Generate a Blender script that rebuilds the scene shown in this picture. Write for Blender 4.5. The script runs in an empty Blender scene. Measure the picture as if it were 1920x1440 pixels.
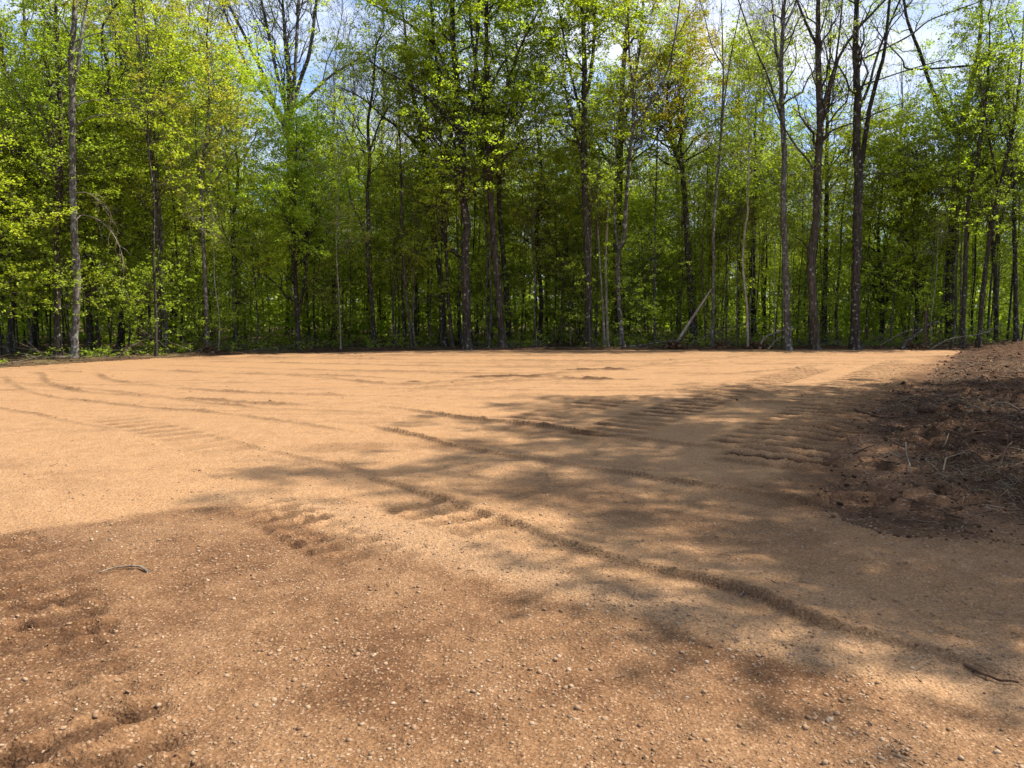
import bpy, math, random
import numpy as np
from mathutils import Vector

# ------------------------------------------------------------------ camera, light, exposure
S = bpy.context.scene
COL = S.collection
F_PX, PITCH, EYE = 1423.0, math.radians(5.8), 1.65      # focal length in photo pixels, tilt down, eye height
cam = bpy.data.cameras.new('camera')
cam.sensor_fit = 'HORIZONTAL'; cam.sensor_width = 36.0
cam.lens = 36.0 * F_PX / 1920.0
cam.clip_start = 0.05; cam.clip_end = 3000.0
cam_ob = bpy.data.objects.new('camera', cam); COL.objects.link(cam_ob)
cam_ob.location = (0, 0, EYE); cam_ob.rotation_euler = (math.pi / 2 - PITCH, 0, 0)
S.camera = cam_ob

SUN_EL, SUN_AZ = math.radians(55), math.radians(82)     # azimuth from +Y (view direction) towards +X (right)
to_sun = Vector((math.sin(SUN_AZ) * math.cos(SUN_EL), math.cos(SUN_AZ) * math.cos(SUN_EL), math.sin(SUN_EL)))
sun = bpy.data.lights.new('sun', 'SUN'); sun.energy = 5.0; sun.angle = math.radians(0.53); sun.color = (1.0, 0.93, 0.82)
sun_ob = bpy.data.objects.new('sun', sun); COL.objects.link(sun_ob)
sun_ob.rotation_euler = to_sun.to_track_quat('Z', 'Y').to_euler(); sun_ob.location = (20, 0, 40)

SKY_STRENGTH = 0.125
W = bpy.data.worlds.new('World'); S.world = W; W.use_nodes = True
nt = W.node_tree; nt.nodes.clear()
def N(t, ty, **kw):
    n = t.nodes.new(ty)
    for k, v in kw.items(): setattr(n, k, v)
    return n
def mathn(t, op, a, b=None, clamp=False):
    n = N(t, 'ShaderNodeMath', operation=op); n.use_clamp = clamp
    for i, v in enumerate((a, b)):
        if v is None: continue
        if isinstance(v, (int, float)): n.inputs[i].default_value = v
        else: t.links.new(v, n.inputs[i])
    return n.outputs[0]
def mixc(t, fac, a, b, mode='MIX'):
    n = N(t, 'ShaderNodeMix', data_type='RGBA', blend_type=mode)
    for i, v in ((0, fac), (6, a), (7, b)):
        if isinstance(v, (int, float)): n.inputs[i].default_value = v
        elif isinstance(v, (tuple, list)): n.inputs[i].default_value = (*v, 1) if len(v) == 3 else v
        else: t.links.new(v, n.inputs[i])
    return n.outputs[2]
def ramp(t, fac, stops, interp='LINEAR'):
    n = N(t, 'ShaderNodeValToRGB'); n.color_ramp.interpolation = interp
    e = n.color_ramp.elements
    while len(e) < len(stops): e.new(0.5)
    for el, (p, c) in zip(e, stops):
        el.position = p; el.color = (*c, 1) if isinstance(c, (tuple, list)) else (c, c, c, 1)
    t.links.new(fac, n.inputs[0]); return n.outputs[0]
def noise(t, vec, scale, detail=4, rough=0.55, dist=0.0, dim='3D'):
    n = N(t, 'ShaderNodeTexNoise', noise_dimensions=dim)
    n.inputs['Scale'].default_value = scale; n.inputs['Detail'].default_value = detail
    n.inputs['Roughness'].default_value = rough; n.inputs['Distortion'].default_value = dist
    if vec is not None: t.links.new(vec, n.inputs['Vector'])
    return n.outputs[0]
def voronoi(t, vec, scale, out='Distance', feature='F1', rnd=1.0):
    n = N(t, 'ShaderNodeTexVoronoi', feature=feature); n.inputs['Scale'].default_value = scale
    n.inputs['Randomness'].default_value = rnd
    if vec is not None: t.links.new(vec, n.inputs['Vector'])
    return n.outputs[out]
def mapping(t, vec, scale=(1, 1, 1), loc=(0, 0, 0), rot=(0, 0, 0)):
    n = N(t, 'ShaderNodeMapping'); n.inputs['Scale'].default_value = scale
    n.inputs['Location'].default_value = loc; n.inputs['Rotation'].default_value = rot
    t.links.new(vec, n.inputs[0]); return n.outputs[0]

sky = N(nt, 'ShaderNodeTexSky', sky_type='NISHITA'); sky.sun_disc = False
sky.sun_elevation = SUN_EL; sky.sun_rotation = SUN_AZ; sky.air_density = 1.0; sky.dust_density = 0.6; sky.ozone_density = 1.5
tc = N(nt, 'ShaderNodeTexCoord')
sep = N(nt, 'ShaderNodeSeparateXYZ'); nt.links.new(tc.outputs['Generated'], sep.inputs[0])
zz = mathn(nt, 'ADD', mathn(nt, 'MAXIMUM', sep.outputs[2], 0.0), 0.22)
comb = N(nt, 'ShaderNodeCombineXYZ')
nt.links.new(mathn(nt, 'DIVIDE', sep.outputs[0], zz), comb.inputs[0])
nt.links.new(mathn(nt, 'DIVIDE', sep.outputs[1], zz), comb.inputs[1])
CLOUD_LOC = (2.37, 0.55, 3.1)
cv = mapping(nt, comb.outputs[0], loc=CLOUD_LOC)
cn = noise(nt, cv, 1.35, 7, 0.56, 0.25)
cmask = ramp(nt, cn, [(0.40, 0.0), (0.50, 0.75), (0.60, 1.0)])
cshade = noise(nt, mapping(nt, comb.outputs[0], loc=(5.2, 1.3, 0.4)), 1.7, 5, 0.5)
ccol = ramp(nt, cshade, [(0.36, (0.50, 0.60, 0.74)), (0.50, (0.86, 0.90, 0.97)), (0.62, (1.0, 1.0, 1.0))])
ccol = mixc(nt, 1.0, ccol, (4.3, 4.45, 4.75), 'MULTIPLY')
skc = mixc(nt, 1.0, sky.outputs[0], (0.66, 0.78, 0.98), 'MULTIPLY')
bg = N(nt, 'ShaderNodeBackground'); bg.inputs[1].default_value = SKY_STRENGTH
nt.links.new(mixc(nt, cmask, skc, ccol), bg.inputs[0])
wo = N(nt, 'ShaderNodeOutputWorld'); nt.links.new(bg.outputs[0], wo.inputs[0])

S.view_settings.view_transform = 'Standard'; S.view_settings.look = 'None'
S.view_settings.exposure = 1.2; S.view_settings.gamma = 1.0; S.view_settings.use_curve_mapping = False
S.render.engine = 'CYCLES'
S.cycles.max_bounces = 8; S.cycles.diffuse_bounces = 5; S.cycles.glossy_bounces = 1; S.cycles.transmission_bounces = 5
S.cycles.transparent_max_bounces = 4

# ------------------------------------------------------------------ numpy helpers
def ray(u, v):
    a = (u - 960.0) / F_PX; b = (720.0 - v) / F_PX
    return a, math.cos(PITCH) + b * math.sin(PITCH), -math.sin(PITCH) + b * math.cos(PITCH)
def at(u, v, D):                       # the point seen at photo pixel (u, v), D metres ahead
    x, y, z = ray(u, v); t = D / y
    return np.array((x * t, D, EYE + z * t))
def gp(u, v):                          # ... on the level ground
    x, y, z = ray(u, max(v, 590)); t = -EYE / z
    return np.array((x * t, y * t))
def gpl(pts): return np.array([gp(*p) for p in pts])

def _hash(ix, iy, seed):
    h = (ix.astype(np.int64) * 374761393 + iy.astype(np.int64) * 668265263 + seed * 1442695041) & 0xffffffff
    h = ((h ^ (h >> 13)) * 1274126177) & 0xffffffff
    return ((h ^ (h >> 16)) & 0xffff) / 65535.0
def vnoise(x, y, seed=0):
    x = np.asarray(x, float); y = np.asarray(y, float)
    ix = np.floor(x); iy = np.floor(y); fx = x - ix; fy = y - iy
    fx = fx * fx * (3 - 2 * fx); fy = fy * fy * (3 - 2 * fy)
    a = _hash(ix, iy, seed); b = _hash(ix + 1, iy, seed); c = _hash(ix, iy + 1, seed); d = _hash(ix + 1, iy + 1, seed)
    return (a + (b - a) * fx) * (1 - fy) + (c + (d - c) * fx) * fy
def fbm(x, y, oct=4, seed=0, g=0.5):
    r = 0; amp = 1; tot = 0
    for o in range(oct):
        r = r + amp * vnoise(x * 2 ** o + 17.3 * o, y * 2 ** o - 9.1 * o, seed + o); tot += amp; amp *= g
    return r / tot * 2 - 1             # -1..1
def sstep(a, b, x):
    t = np.clip((x - a) / (b - a), 0, 1); return t * t * (3 - 2 * t)
def pl_dist(x, y, pl):                 # distance, arc length, side to a polyline
    best = np.full(x.shape, 1e9); arc = np.zeros(x.shape); side = np.zeros(x.shape); s0 = 0
    for (ax, ay), (bx, by) in zip(pl[:-1], pl[1:]):
        dx, dy = bx - ax, by - ay; L = math.hypot(dx, dy) + 1e-9
        t = np.clip(((x - ax) * dx + (y - ay) * dy) / L ** 2, 0, 1)
        d = np.hypot(x - ax - t * dx, y - ay - t * dy)
        m = d < best
        best = np.where(m, d, best); arc = np.where(m, s0 + t * L, arc)
        side = np.where(m, np.sign((x - ax) * dy - (y - ay) * dx), side)
        s0 += L
    return best, arc, side
def smooth_pl(pl, k=6):
    pl = np.asarray(pl, float); n = len(pl)
    q = np.vstack([2 * pl[0] - pl[1], pl, 2 * pl[-1] - pl[-2]]); out = []
    for i in range(n - 1):
        p0, p1, p2, p3 = q[i:i + 4]
        for t in np.linspace(0, 1, k, endpoint=False):
            out.append(0.5 * (2 * p1 + (p2 - p0) * t + (2 * p0 - 5 * p1 + 4 * p2 - p3) * t * t + (3 * p1 - p0 - 3 * p2 + p3) * t ** 3))
    out.append(pl[-1]); return np.array(out)
def inside(x, y, poly):
    r = np.zeros(x.shape, bool); n = len(poly)
    for i in range(n):
        (ax, ay), (bx, by) = poly[i], poly[(i + 1) % n]
        if ay == by: continue
        c = ((ay > y) != (by > y)) & (x < (bx - ax) * (y - ay) / (by - ay) + ax)
        r ^= c
    return r
def sdf(x, y, poly):                   # >0 inside
    d, _, _ = pl_dist(x, y, np.vstack([poly, poly[:1]]))
    return np.where(inside(x, y, poly), d, -d)

def build_mesh(name, V, F, mats, midx=None, smooth=True, attrs=None):
    me = bpy.data.meshes.new(name)
    V = np.ascontiguousarray(V, dtype=np.float32); F = np.ascontiguousarray(F, dtype=np.int32)
    nf, k = F.shape
    me.vertices.add(len(V)); me.vertices.foreach_set('co', V.ravel())
    me.loops.add(nf * k); me.loops.foreach_set('vertex_index', F.ravel())
    me.polygons.add(nf); me.polygons.foreach_set('loop_start', np.arange(nf, dtype=np.int32) * k)
    for m in mats: me.materials.append(m)
    if midx is not None: me.polygons.foreach_set('material_index', np.ascontiguousarray(midx, dtype=np.int32))
    for an, av in (attrs or {}).items():
        a = me.attributes.new(an, 'FLOAT', 'POINT'); a.data.foreach_set('value', np.ascontiguousarray(av, dtype=np.float32))
    me.update(calc_edges=True)
    if smooth: me.polygons.foreach_set('use_smooth', np.ones(nf, dtype=bool))
    return me
def link(name, me, parent=None):
    o = bpy.data.objects.new(name, me); COL.objects.link(o)
    if parent is not None: o.parent = parent
    return o
def tag(o, label=None, cat=None, group=None, kind=None):
    if label: o['label'] = label
    if cat: o['category'] = cat
    if group: o['group'] = group
    if kind: o['kind'] = kind
    return o
def thing(name, loc, label, cat, group=None, rz=0.0, sc=1.0):
    o = bpy.data.objects.new(name, None); COL.objects.link(o)
    o.empty_display_size = 0.2
    o.location = tuple(float(c) for c in loc); o.rotation_euler = (0, 0, rz); o.scale = (sc, sc, sc)
    return tag(o, label, cat, group)

def tubes(P, R, sides, rng=None, rough=0.0):
    """P (n,K,3), R (n,K) -> verts, quads"""
    n, K, _ = P.shape
    T = np.gradient(P, axis=1); T /= np.linalg.norm(T, axis=2, keepdims=True) + 1e-9
    ref = np.where(np.abs(T[:, :1, 2:3]) > 0.8, np.array([1.0, 0, 0]), np.array([0, 0, 1.0]))
    A = np.cross(T, np.broadcast_to(ref, T.shape)); A /= np.linalg.norm(A, axis=2, keepdims=True) + 1e-9
    B = np.cross(T, A)
    th = np.arange(sides) / sides * 2 * np.pi
    rr = R[:, :, None] * np.ones(sides)
    if rng is not None and rough: rr = rr * (1 + rough * (rng.random(rr.shape) - .5) * 2)
    V = P[:, :, None, :] + rr[..., None] * (np.cos(th)[None, None, :, None] * A[:, :, None, :] + np.sin(th)[None, None, :, None] * B[:, :, None, :])
    i = np.arange(n)[:, None, None] * K * sides; k = np.arange(K - 1)[None, :, None] * sides; s = np.arange(sides)[None, None, :]; s2 = (s + 1) % sides
    Fq = np.stack(np.broadcast_arrays(i + k + s, i + k + s2, i + k + sides + s2, i + k + sides + s), -1).reshape(-1, 4)
    return V.reshape(-1, 3), Fq
def join(parts):
    Vs, Fs, off = [], [], 0
    for v, f in parts:
        Vs.append(v); Fs.append(f + off); off += len(v)
    return np.vstack(Vs), np.vstack(Fs)

ICO_V, ICO_F = None, None
def _ico():
    global ICO_V, ICO_F
    t = (1 + 5 ** .5) / 2
    v = np.array([(-1, t, 0), (1, t, 0), (-1, -t, 0), (1, -t, 0), (0, -1, t), (0, 1, t), (0, -1, -t), (0, 1, -t), (t, 0, -1), (t, 0, 1), (-t, 0, -1), (-t, 0, 1)], float)
    ICO_V = v / np.linalg.norm(v, axis=1, keepdims=True)
    ICO_F = np.array([(0, 11, 5), (0, 5, 1), (0, 1, 7), (0, 7, 10), (0, 10, 11), (1, 5, 9), (5, 11, 4), (11, 10, 2), (10, 7, 6), (7, 1, 8), (3, 9, 4), (3, 4, 2), (3, 2, 6), (3, 6, 8), (3, 8, 9), (4, 9, 5), (2, 4, 11), (6, 2, 10), (8, 6, 7), (9, 8, 1)])
_ico()
def lumps(C, size, rng, flat=(0.45, 0.85), irregular=0.25):
    n = len(C)
    ax = np.stack([np.ones(n), rng.uniform(.6, 1, n), rng.uniform(*flat, n)], 1) * size[:, None]
    v = ICO_V[None] * (1 + irregular * (rng.random((n, 12, 1)) - .5) * 2) * ax[:, None, :]
    a = rng.uniform(0, 6.283, n); b = rng.normal(0, .35, n)
    y, z = v[..., 1].copy(), v[..., 2].copy(); cb, sb = np.cos(b)[:, None], np.sin(b)[:, None]
    v[..., 1] = y * cb - z * sb; v[..., 2] = y * sb + z * cb
    x, y = v[..., 0].copy(), v[..., 1].copy(); ca, sa = np.cos(a)[:, None], np.sin(a)[:, None]
    v[..., 0] = x * ca - y * sa; v[..., 1] = x * sa + y * ca
    V = (v + C[:, None, :]).reshape(-1, 3)
    Ft = (ICO_F[None] + (np.arange(n) * 12)[:, None, None]).reshape(-1, 3)
    return V, Ft

# ------------------------------------------------------------------ materials
def new_mat(name):
    m = bpy.data.materials.new(name); m.use_nodes = True; t = m.node_tree; t.nodes.clear()
    out = N(t, 'ShaderNodeOutputMaterial'); return m, t, out
def principled(t, out, col, rough=0.9, bump=None, strength=0.5, dist=0.01, spec=0.2):
    p = N(t, 'ShaderNodeBsdfPrincipled'); p.inputs['Roughness'].default_value = rough
    p.inputs['Specular IOR Level'].default_value = spec
    if isinstance(col, tuple): p.inputs['Base Color'].default_value = (*col, 1)
    else: t.links.new(col, p.inputs['Base Color'])
    if bump is not None:
        b = N(t, 'ShaderNodeBump'); b.inputs['Strength'].default_value = strength; b.inputs['Distance'].default_value = dist
        t.links.new(bump, b.inputs['Height']); t.links.new(b.outputs[0], p.inputs['Normal'])
    t.links.new(p.outputs[0], out.inputs[0]); return p
def attr(t, name):
    n = N(t, 'ShaderNodeAttribute'); n.attribute_name = name; return n.outputs['Fac']
def position(t): return N(t, 'ShaderNodeNewGeometry').outputs['Position']

def mat_pad():
    m, t, out = new_mat('gravel_surface'); pos = position(t)
    big = noise(t, pos, 0.55, 5, 0.6); mid = noise(t, pos, 4.0, 5, 0.65); fine = noise(t, pos, 55, 3, 0.6)
    dry = ramp(t, mid, [(0.30, (0.240, 0.133, 0.064)), (0.55, (0.297, 0.175, 0.087)), (0.75, (0.338, 0.208, 0.112))])
    dry = mixc(t, ramp(t, big, [(0.38, 0.0), (0.62, 0.7)]), dry, (0.303, 0.176, 0.085))
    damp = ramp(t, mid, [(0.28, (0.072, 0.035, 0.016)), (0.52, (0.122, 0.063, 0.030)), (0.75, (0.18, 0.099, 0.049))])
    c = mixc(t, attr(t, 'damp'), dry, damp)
    c = mixc(t, attr(t, 'grit'), c, (0.27, 0.167, 0.09))
    c = mixc(t, attr(t, 'soil'), c, (0.048, 0.024, 0.012))  # soil colour; along ruts and windrows the mask also carries painted shadow
    # single pebbles as colour, two sizes
    vcol = voronoi(t, pos, 62, 'Color'); vd = voronoi(t, pos, 62)
    sv = N(t, 'ShaderNodeSeparateColor'); t.links.new(vcol, sv.inputs[0])
    peb = mathn(t, 'MULTIPLY', mathn(t, 'GREATER_THAN', sv.outputs[0], 0.62), mathn(t, 'LESS_THAN', vd, 0.42))
    pc = ramp(t, sv.outputs[1], [(0.0, (0.22, 0.132, 0.073)), (0.5, (0.32, 0.21, 0.125)), (1.0, (0.40, 0.29, 0.19))])
    c = mixc(t, mathn(t, 'MULTIPLY', peb, mathn(t, 'SUBTRACT', 0.5, mathn(t, 'MULTIPLY', attr(t, 'soil'), 0.45))), c, pc)
    vcol2 = voronoi(t, pos, 150, 'Color'); sv2 = N(t, 'ShaderNodeSeparateColor'); t.links.new(vcol2, sv2.inputs[0])
    c = mixc(t, 1.0, c, ramp(t, sv2.outputs[0], [(0.0, (0.62, 0.58, 0.55)), (0.35, (0.95, 0.95, 0.95)), (1.0, (1.15, 1.15, 1.15))]), 'MULTIPLY')
    c = mixc(t, 1.0, c, ramp(t, fine, [(0.3, (0.72, 0.69, 0.66)), (0.65, (1.12, 1.12, 1.12))]), 'MULTIPLY')
    h = mathn(t, 'ADD', mathn(t, 'MULTIPLY', fine, 0.7), mathn(t, 'MULTIPLY', mathn(t, 'SUBTRACT', 0.5, vd), 0.4))
    h = mathn(t, 'ADD', h, mathn(t, 'MULTIPLY', noise(t, pos, 16, 4, 0.6), 1.6))
    principled(t, out, c, 0.95, h, 0.85, 0.016, 0.1); return m
def mat_soil():
    m, t, out = new_mat('dark_soil'); pos = position(t)
    mid = noise(t, pos, 3.2, 6, 0.68); fine = noise(t, pos, 38, 4, 0.65)
    c = ramp(t, mid, [(0.30, (0.025, 0.0135, 0.0075)), (0.5, (0.054, 0.029, 0.0155)), (0.72, (0.11, 0.061, 0.032))])
    c = mixc(t, attr(t, 'pale'), c, (0.185, 0.104, 0.056))
    c = mixc(t, 1.0, c, ramp(t, fine, [(0.3, (0.55, 0.52, 0.5)), (0.68, (1.25, 1.22, 1.2))]), 'MULTIPLY')
    sv = N(t, 'ShaderNodeSeparateColor'); t.links.new(voronoi(t, pos, 50, 'Color'), sv.inputs[0])
    c = mixc(t, mathn(t, 'MULTIPLY', mathn(t, 'GREATER_THAN', sv.outputs[0], 0.93), 0.3), c, (0.36, 0.25, 0.16))
    h = mathn(t, 'ADD', mathn(t, 'MULTIPLY', fine, 0.8), mathn(t, 'MULTIPLY', noise(t, pos, 11, 5, 0.65), 2.4))
    principled(t, out, c, 0.95, h, 0.9, 0.03, 0.1); return m
def mat_floor():
    m, t, out = new_mat('leaf_litter'); pos = position(t)
    mid = noise(t, pos, 1.1, 6, 0.65)
    c = ramp(t, mid, [(0.32, (0.03, 0.022, 0.013)), (0.5, (0.075, 0.05, 0.028)), (0.72, (0.10, 0.085, 0.035))])
    sv = N(t, 'ShaderNodeSeparateColor'); t.links.new(voronoi(t, pos, 9, 'Color'), sv.inputs[0])
    c = mixc(t, 1.0, c, ramp(t, sv.outputs[0], [(0.0, (0.6, 0.6, 0.6)), (1.0, (1.4, 1.35, 1.2))]), 'MULTIPLY')
    principled(t, out, c, 0.95, noise(t, pos, 14, 4, 0.6), 0.8, 0.05, 0.1); return m
def mat_bark(name, dark, mid, pale, lichen=0.0, lcol=(0.36, 0.36, 0.31)):
    m, t, out = new_mat(name)
    oi = N(t, 'ShaderNodeObjectInfo'); tcn = N(t, 'ShaderNodeTexCoord').outputs['Object']
    v = mapping(t, tcn, (1, 1, 0.22))
    n1 = noise(t, v, 16, 5, 0.65, 0.4); n2 = noise(t, mapping(t, tcn, (1, 1, 0.5)), 2.2, 4, 0.6)
    c = ramp(t, n1, [(0.32, dark), (0.52, mid), (0.74, pale)])
    c = mixc(t, 1.0, c, ramp(t, n2, [(0.3, (0.66, 0.64, 0.62)), (0.7, (1.25, 1.25, 1.25))]), 'MULTIPLY')
    c = mixc(t, 1.0, c, ramp(t, oi.outputs['Random'], [(0.0, (0.75, 0.72, 0.7)), (1.0, (1.25, 1.25, 1.22))]), 'MULTIPLY')
    if lichen:
        l = noise(t, tcn, 7.5, 5, 0.7)
        c = mixc(t, ramp(t, l, [(0.62 - 0.14 * lichen, 0.0), (0.68 - 0.14 * lichen, 0.8)]), c, lcol)
    principled(t, out, c, 0.9, n1, 0.9, 0.03, 0.15); return m
def mat_leaf(name, a, b, c3, trans=0.58):
    m, t, out = new_mat(name)
    g = N(t, 'ShaderNodeNewGeometry'); oi = N(t, 'ShaderNodeObjectInfo')
    tcn = N(t, 'ShaderNodeTexCoord').outputs['Object']
    r = mathn(t, 'ADD', mathn(t, 'MULTIPLY', g.outputs['Random Per Island'], 0.5), mathn(t, 'MULTIPLY', noise(t, tcn, 0.55, 3, 0.6), 0.6))
    c = ramp(t, mathn(t, 'SUBTRACT', r, 0.05), [(0.18, a), (0.5, b), (0.85, c3)])
    hv = N(t, 'ShaderNodeHueSaturation'); t.links.new(c, hv.inputs['Color'])
    mr = N(t, 'ShaderNodeMapRange'); mr.inputs[3].default_value = 0.488; mr.inputs[4].default_value = 0.506
    t.links.new(oi.outputs['Random'], mr.inputs[0]); t.links.new(mr.outputs[0], hv.inputs['Hue'])
    mr2 = N(t, 'ShaderNodeMapRange'); mr2.inputs[3].default_value = 0.78; mr2.inputs[4].default_value = 1.18
    t.links.new(mathn(t, 'FRACT', mathn(t, 'MULTIPLY', oi.outputs['Random'], 7.31)), mr2.inputs[0]); t.links.new(mr2.outputs[0], hv.inputs['Value'])
    c = hv.outputs[0]
    d = N(t, 'ShaderNodeBsdfDiffuse'); t.links.new(c, d.inputs[0])
    tr = N(t, 'ShaderNodeBsdfTranslucent'); t.links.new(mixc(t, 1.0, c, (1.05, 1.15, 0.55), 'MULTIPLY'), tr.inputs[0])
    mx = N(t, 'ShaderNodeMixShader'); mx.inputs[0].default_value = trans
    t.links.new(d.outputs[0], mx.inputs[1]); t.links.new(tr.outputs[0], mx.inputs[2])
    gl = N(t, 'ShaderNodeBsdfGlossy'); gl.inputs['Roughness'].default_value = 0.6; gl.inputs[0].default_value = (1, 1, 1, 1)
    mx2 = N(t, 'ShaderNodeMixShader'); mx2.inputs[0].default_value = 0.015
    t.links.new(mx.outputs[0], mx2.inputs[1]); t.links.new(gl.outputs[0], mx2.inputs[2])
    t.links.new(mx2.outputs[0], out.inputs[0]); return m
def mat_stone():
    m, t, out = new_mat('pebble_stone'); g = N(t, 'ShaderNodeNewGeometry')
    c = ramp(t, g.outputs['Random Per Island'], [(0.0, (0.14, 0.082, 0.045)), (0.3, (0.20, 0.122, 0.067)), (0.7, (0.255, 0.166, 0.098)), (0.95, (0.31, 0.22, 0.14)), (1.0, (0.36, 0.28, 0.20))])
    c = mixc(t, 1.0, c, ramp(t, noise(t, g.outputs['Position'], 90, 3, 0.6), [(0.3, (0.75, 0.73, 0.7)), (0.7, (1.15, 1.15, 1.15))]), 'MULTIPLY')
    principled(t, out, c, 0.85, noise(t, g.outputs['Position'], 160, 3, 0.6), 0.4, 0.004, 0.2); return m
def mat_clod():
    m, t, out = new_mat('soil_clod'); g = N(t, 'ShaderNodeNewGeometry')
    c = ramp(t, g.outputs['Random Per Island'], [(0.0, (0.025, 0.0135, 0.0075)), (0.5, (0.062, 0.033, 0.0175)), (0.88, (0.12, 0.067, 0.035)), (1.0, (0.22, 0.145, 0.088))])
    principled(t, out, c, 0.95, noise(t, g.outputs['Position'], 60, 4, 0.6), 0.8, 0.02, 0.1); return m
def mat_simple(name, a, b, scale=20, strength=0.6):
    m, t, out = new_mat(name); tcn = N(t, 'ShaderNodeTexCoord').outputs['Object']
    g = N(t, 'ShaderNodeNewGeometry')
    n = noise(t, tcn, scale, 5, 0.65)
    c = ramp(t, n, [(0.33, a), (0.67, b)])
    c = mixc(t, 1.0, c, ramp(t, g.outputs['Random Per Island'], [(0.0, (0.7, 0.7, 0.7)), (1.0, (1.3, 1.3, 1.3))]), 'MULTIPLY')
    principled(t, out, c, 0.9, n, strength, 0.01, 0.15); return m

M = dict(
    bark_lichen=mat_bark('lichened_bark', (0.05, 0.043, 0.036), (0.115, 0.102, 0.085), (0.20, 0.18, 0.15), 0.72, (0.24, 0.24, 0.21)),
    pad=mat_pad(), soil=mat_soil(), floor=mat_floor(), stone=mat_stone(), clod=mat_clod(),
    bark_dark=mat_bark('dark_bark', (0.016, 0.013, 0.0095), (0.042, 0.035, 0.026), (0.095, 0.08, 0.06), 0.25),
    bark_grey=mat_bark('grey_bark', (0.032, 0.027, 0.022), (0.078, 0.067, 0.054), (0.15, 0.132, 0.108), 0.55, (0.27, 0.27, 0.235)),
    bark_brown=mat_bark('brown_bark', (0.022, 0.017, 0.012), (0.058, 0.046, 0.033), (0.125, 0.102, 0.074), 0.2),
    bark_pale=mat_bark('pale_bark', (0.14, 0.115, 0.085), (0.27, 0.235, 0.18), (0.40, 0.36, 0.29), 0.4, (0.5, 0.48, 0.42)),
    dead=mat_bark('dead_wood', (0.09, 0.072, 0.052), (0.21, 0.175, 0.13), (0.36, 0.31, 0.24), 0.0),
    dead_pale=mat_bark('pale_dead_wood', (0.16, 0.13, 0.10), (0.36, 0.31, 0.24), (0.52, 0.47, 0.38), 0.0),
    straw=mat_simple('dry_straw', (0.11, 0.075, 0.045), (0.30, 0.225, 0.14), 30),
    root=mat_simple('root_wood', (0.03, 0.016, 0.01), (0.11, 0.06, 0.035), 25),
    leaf_yellow=mat_leaf('yellow_green_leaf', (0.21, 0.275, 0.02), (0.37, 0.45, 0.03), (0.5, 0.55, 0.055)),
    leaf_green=mat_leaf('mid_green_leaf', (0.17, 0.24, 0.02), (0.29, 0.37, 0.032), (0.4, 0.46, 0.05)),
    leaf_fresh=mat_leaf('fresh_green_leaf', (0.19, 0.27, 0.02), (0.34, 0.44, 0.034), (0.45, 0.54, 0.05)),
    leaf_olive=mat_leaf('olive_leaf', (0.22, 0.22, 0.03), (0.33, 0.325, 0.045), (0.43, 0.41, 0.065)),
    leaf_orange=mat_leaf('orange_young_leaf', (0.26, 0.21, 0.018), (0.38, 0.32, 0.028), (0.46, 0.41, 0.045)),
    leaf_bud=mat_leaf('pale_bud_leaf', (0.2, 0.23, 0.08), (0.3, 0.33, 0.13), (0.38, 0.41, 0.19)),
)

# ------------------------------------------------------------------ ground shape
RNG = np.random.default_rng(11)
far_edge = gpl([(-520, 735), (-250, 712), (-100, 700), (0, 690), (100, 683), (220, 676), (330, 670), (480, 664), (700, 658.5), (900, 657.0), (1100, 657), (1400, 655.5), (1640, 655.5), (1800, 657)])
right_edge = gpl([(1800, 657), (1770, 682), (1735, 703), (1690, 735), (1640, 765), (1595, 800), (1600, 850), (1585, 880), (1525, 940), (1600, 966), (1720, 992), (1920, 1015), (2300, 1060)])
pad_poly = np.vstack([far_edge, right_edge[1:], [[9, 4.2], [10, -2], [-40, -2], [-40, 9]]])
soil_far = np.array([[17.5, 29.6], [60, 32]])
damp_poly = np.vstack([gpl([(-700, 1040), (-200, 1020), (0, 1001), (200, 973), (330, 951), (450, 945), (530, 965), (620, 995), (700, 1020), (850, 1040), (950, 1078), (1080, 1112), (1250, 1155), (1400, 1215), (1600, 1258), (1760, 1310), (1920, 1345), (2300, 1400)]), [[6, -2], [-12, -2]]])
damp2 = gpl([(760, 905), (1000, 1000), (1200, 1058), (1390, 1106), (1540, 1160), (1690, 1205), (1920, 1275), (2200, 1320), (2300, 1100), (1920, 1020), (1720, 995), (1530, 950), (1400, 930), (1230, 902), (1060, 876), (900, 860)])
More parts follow.
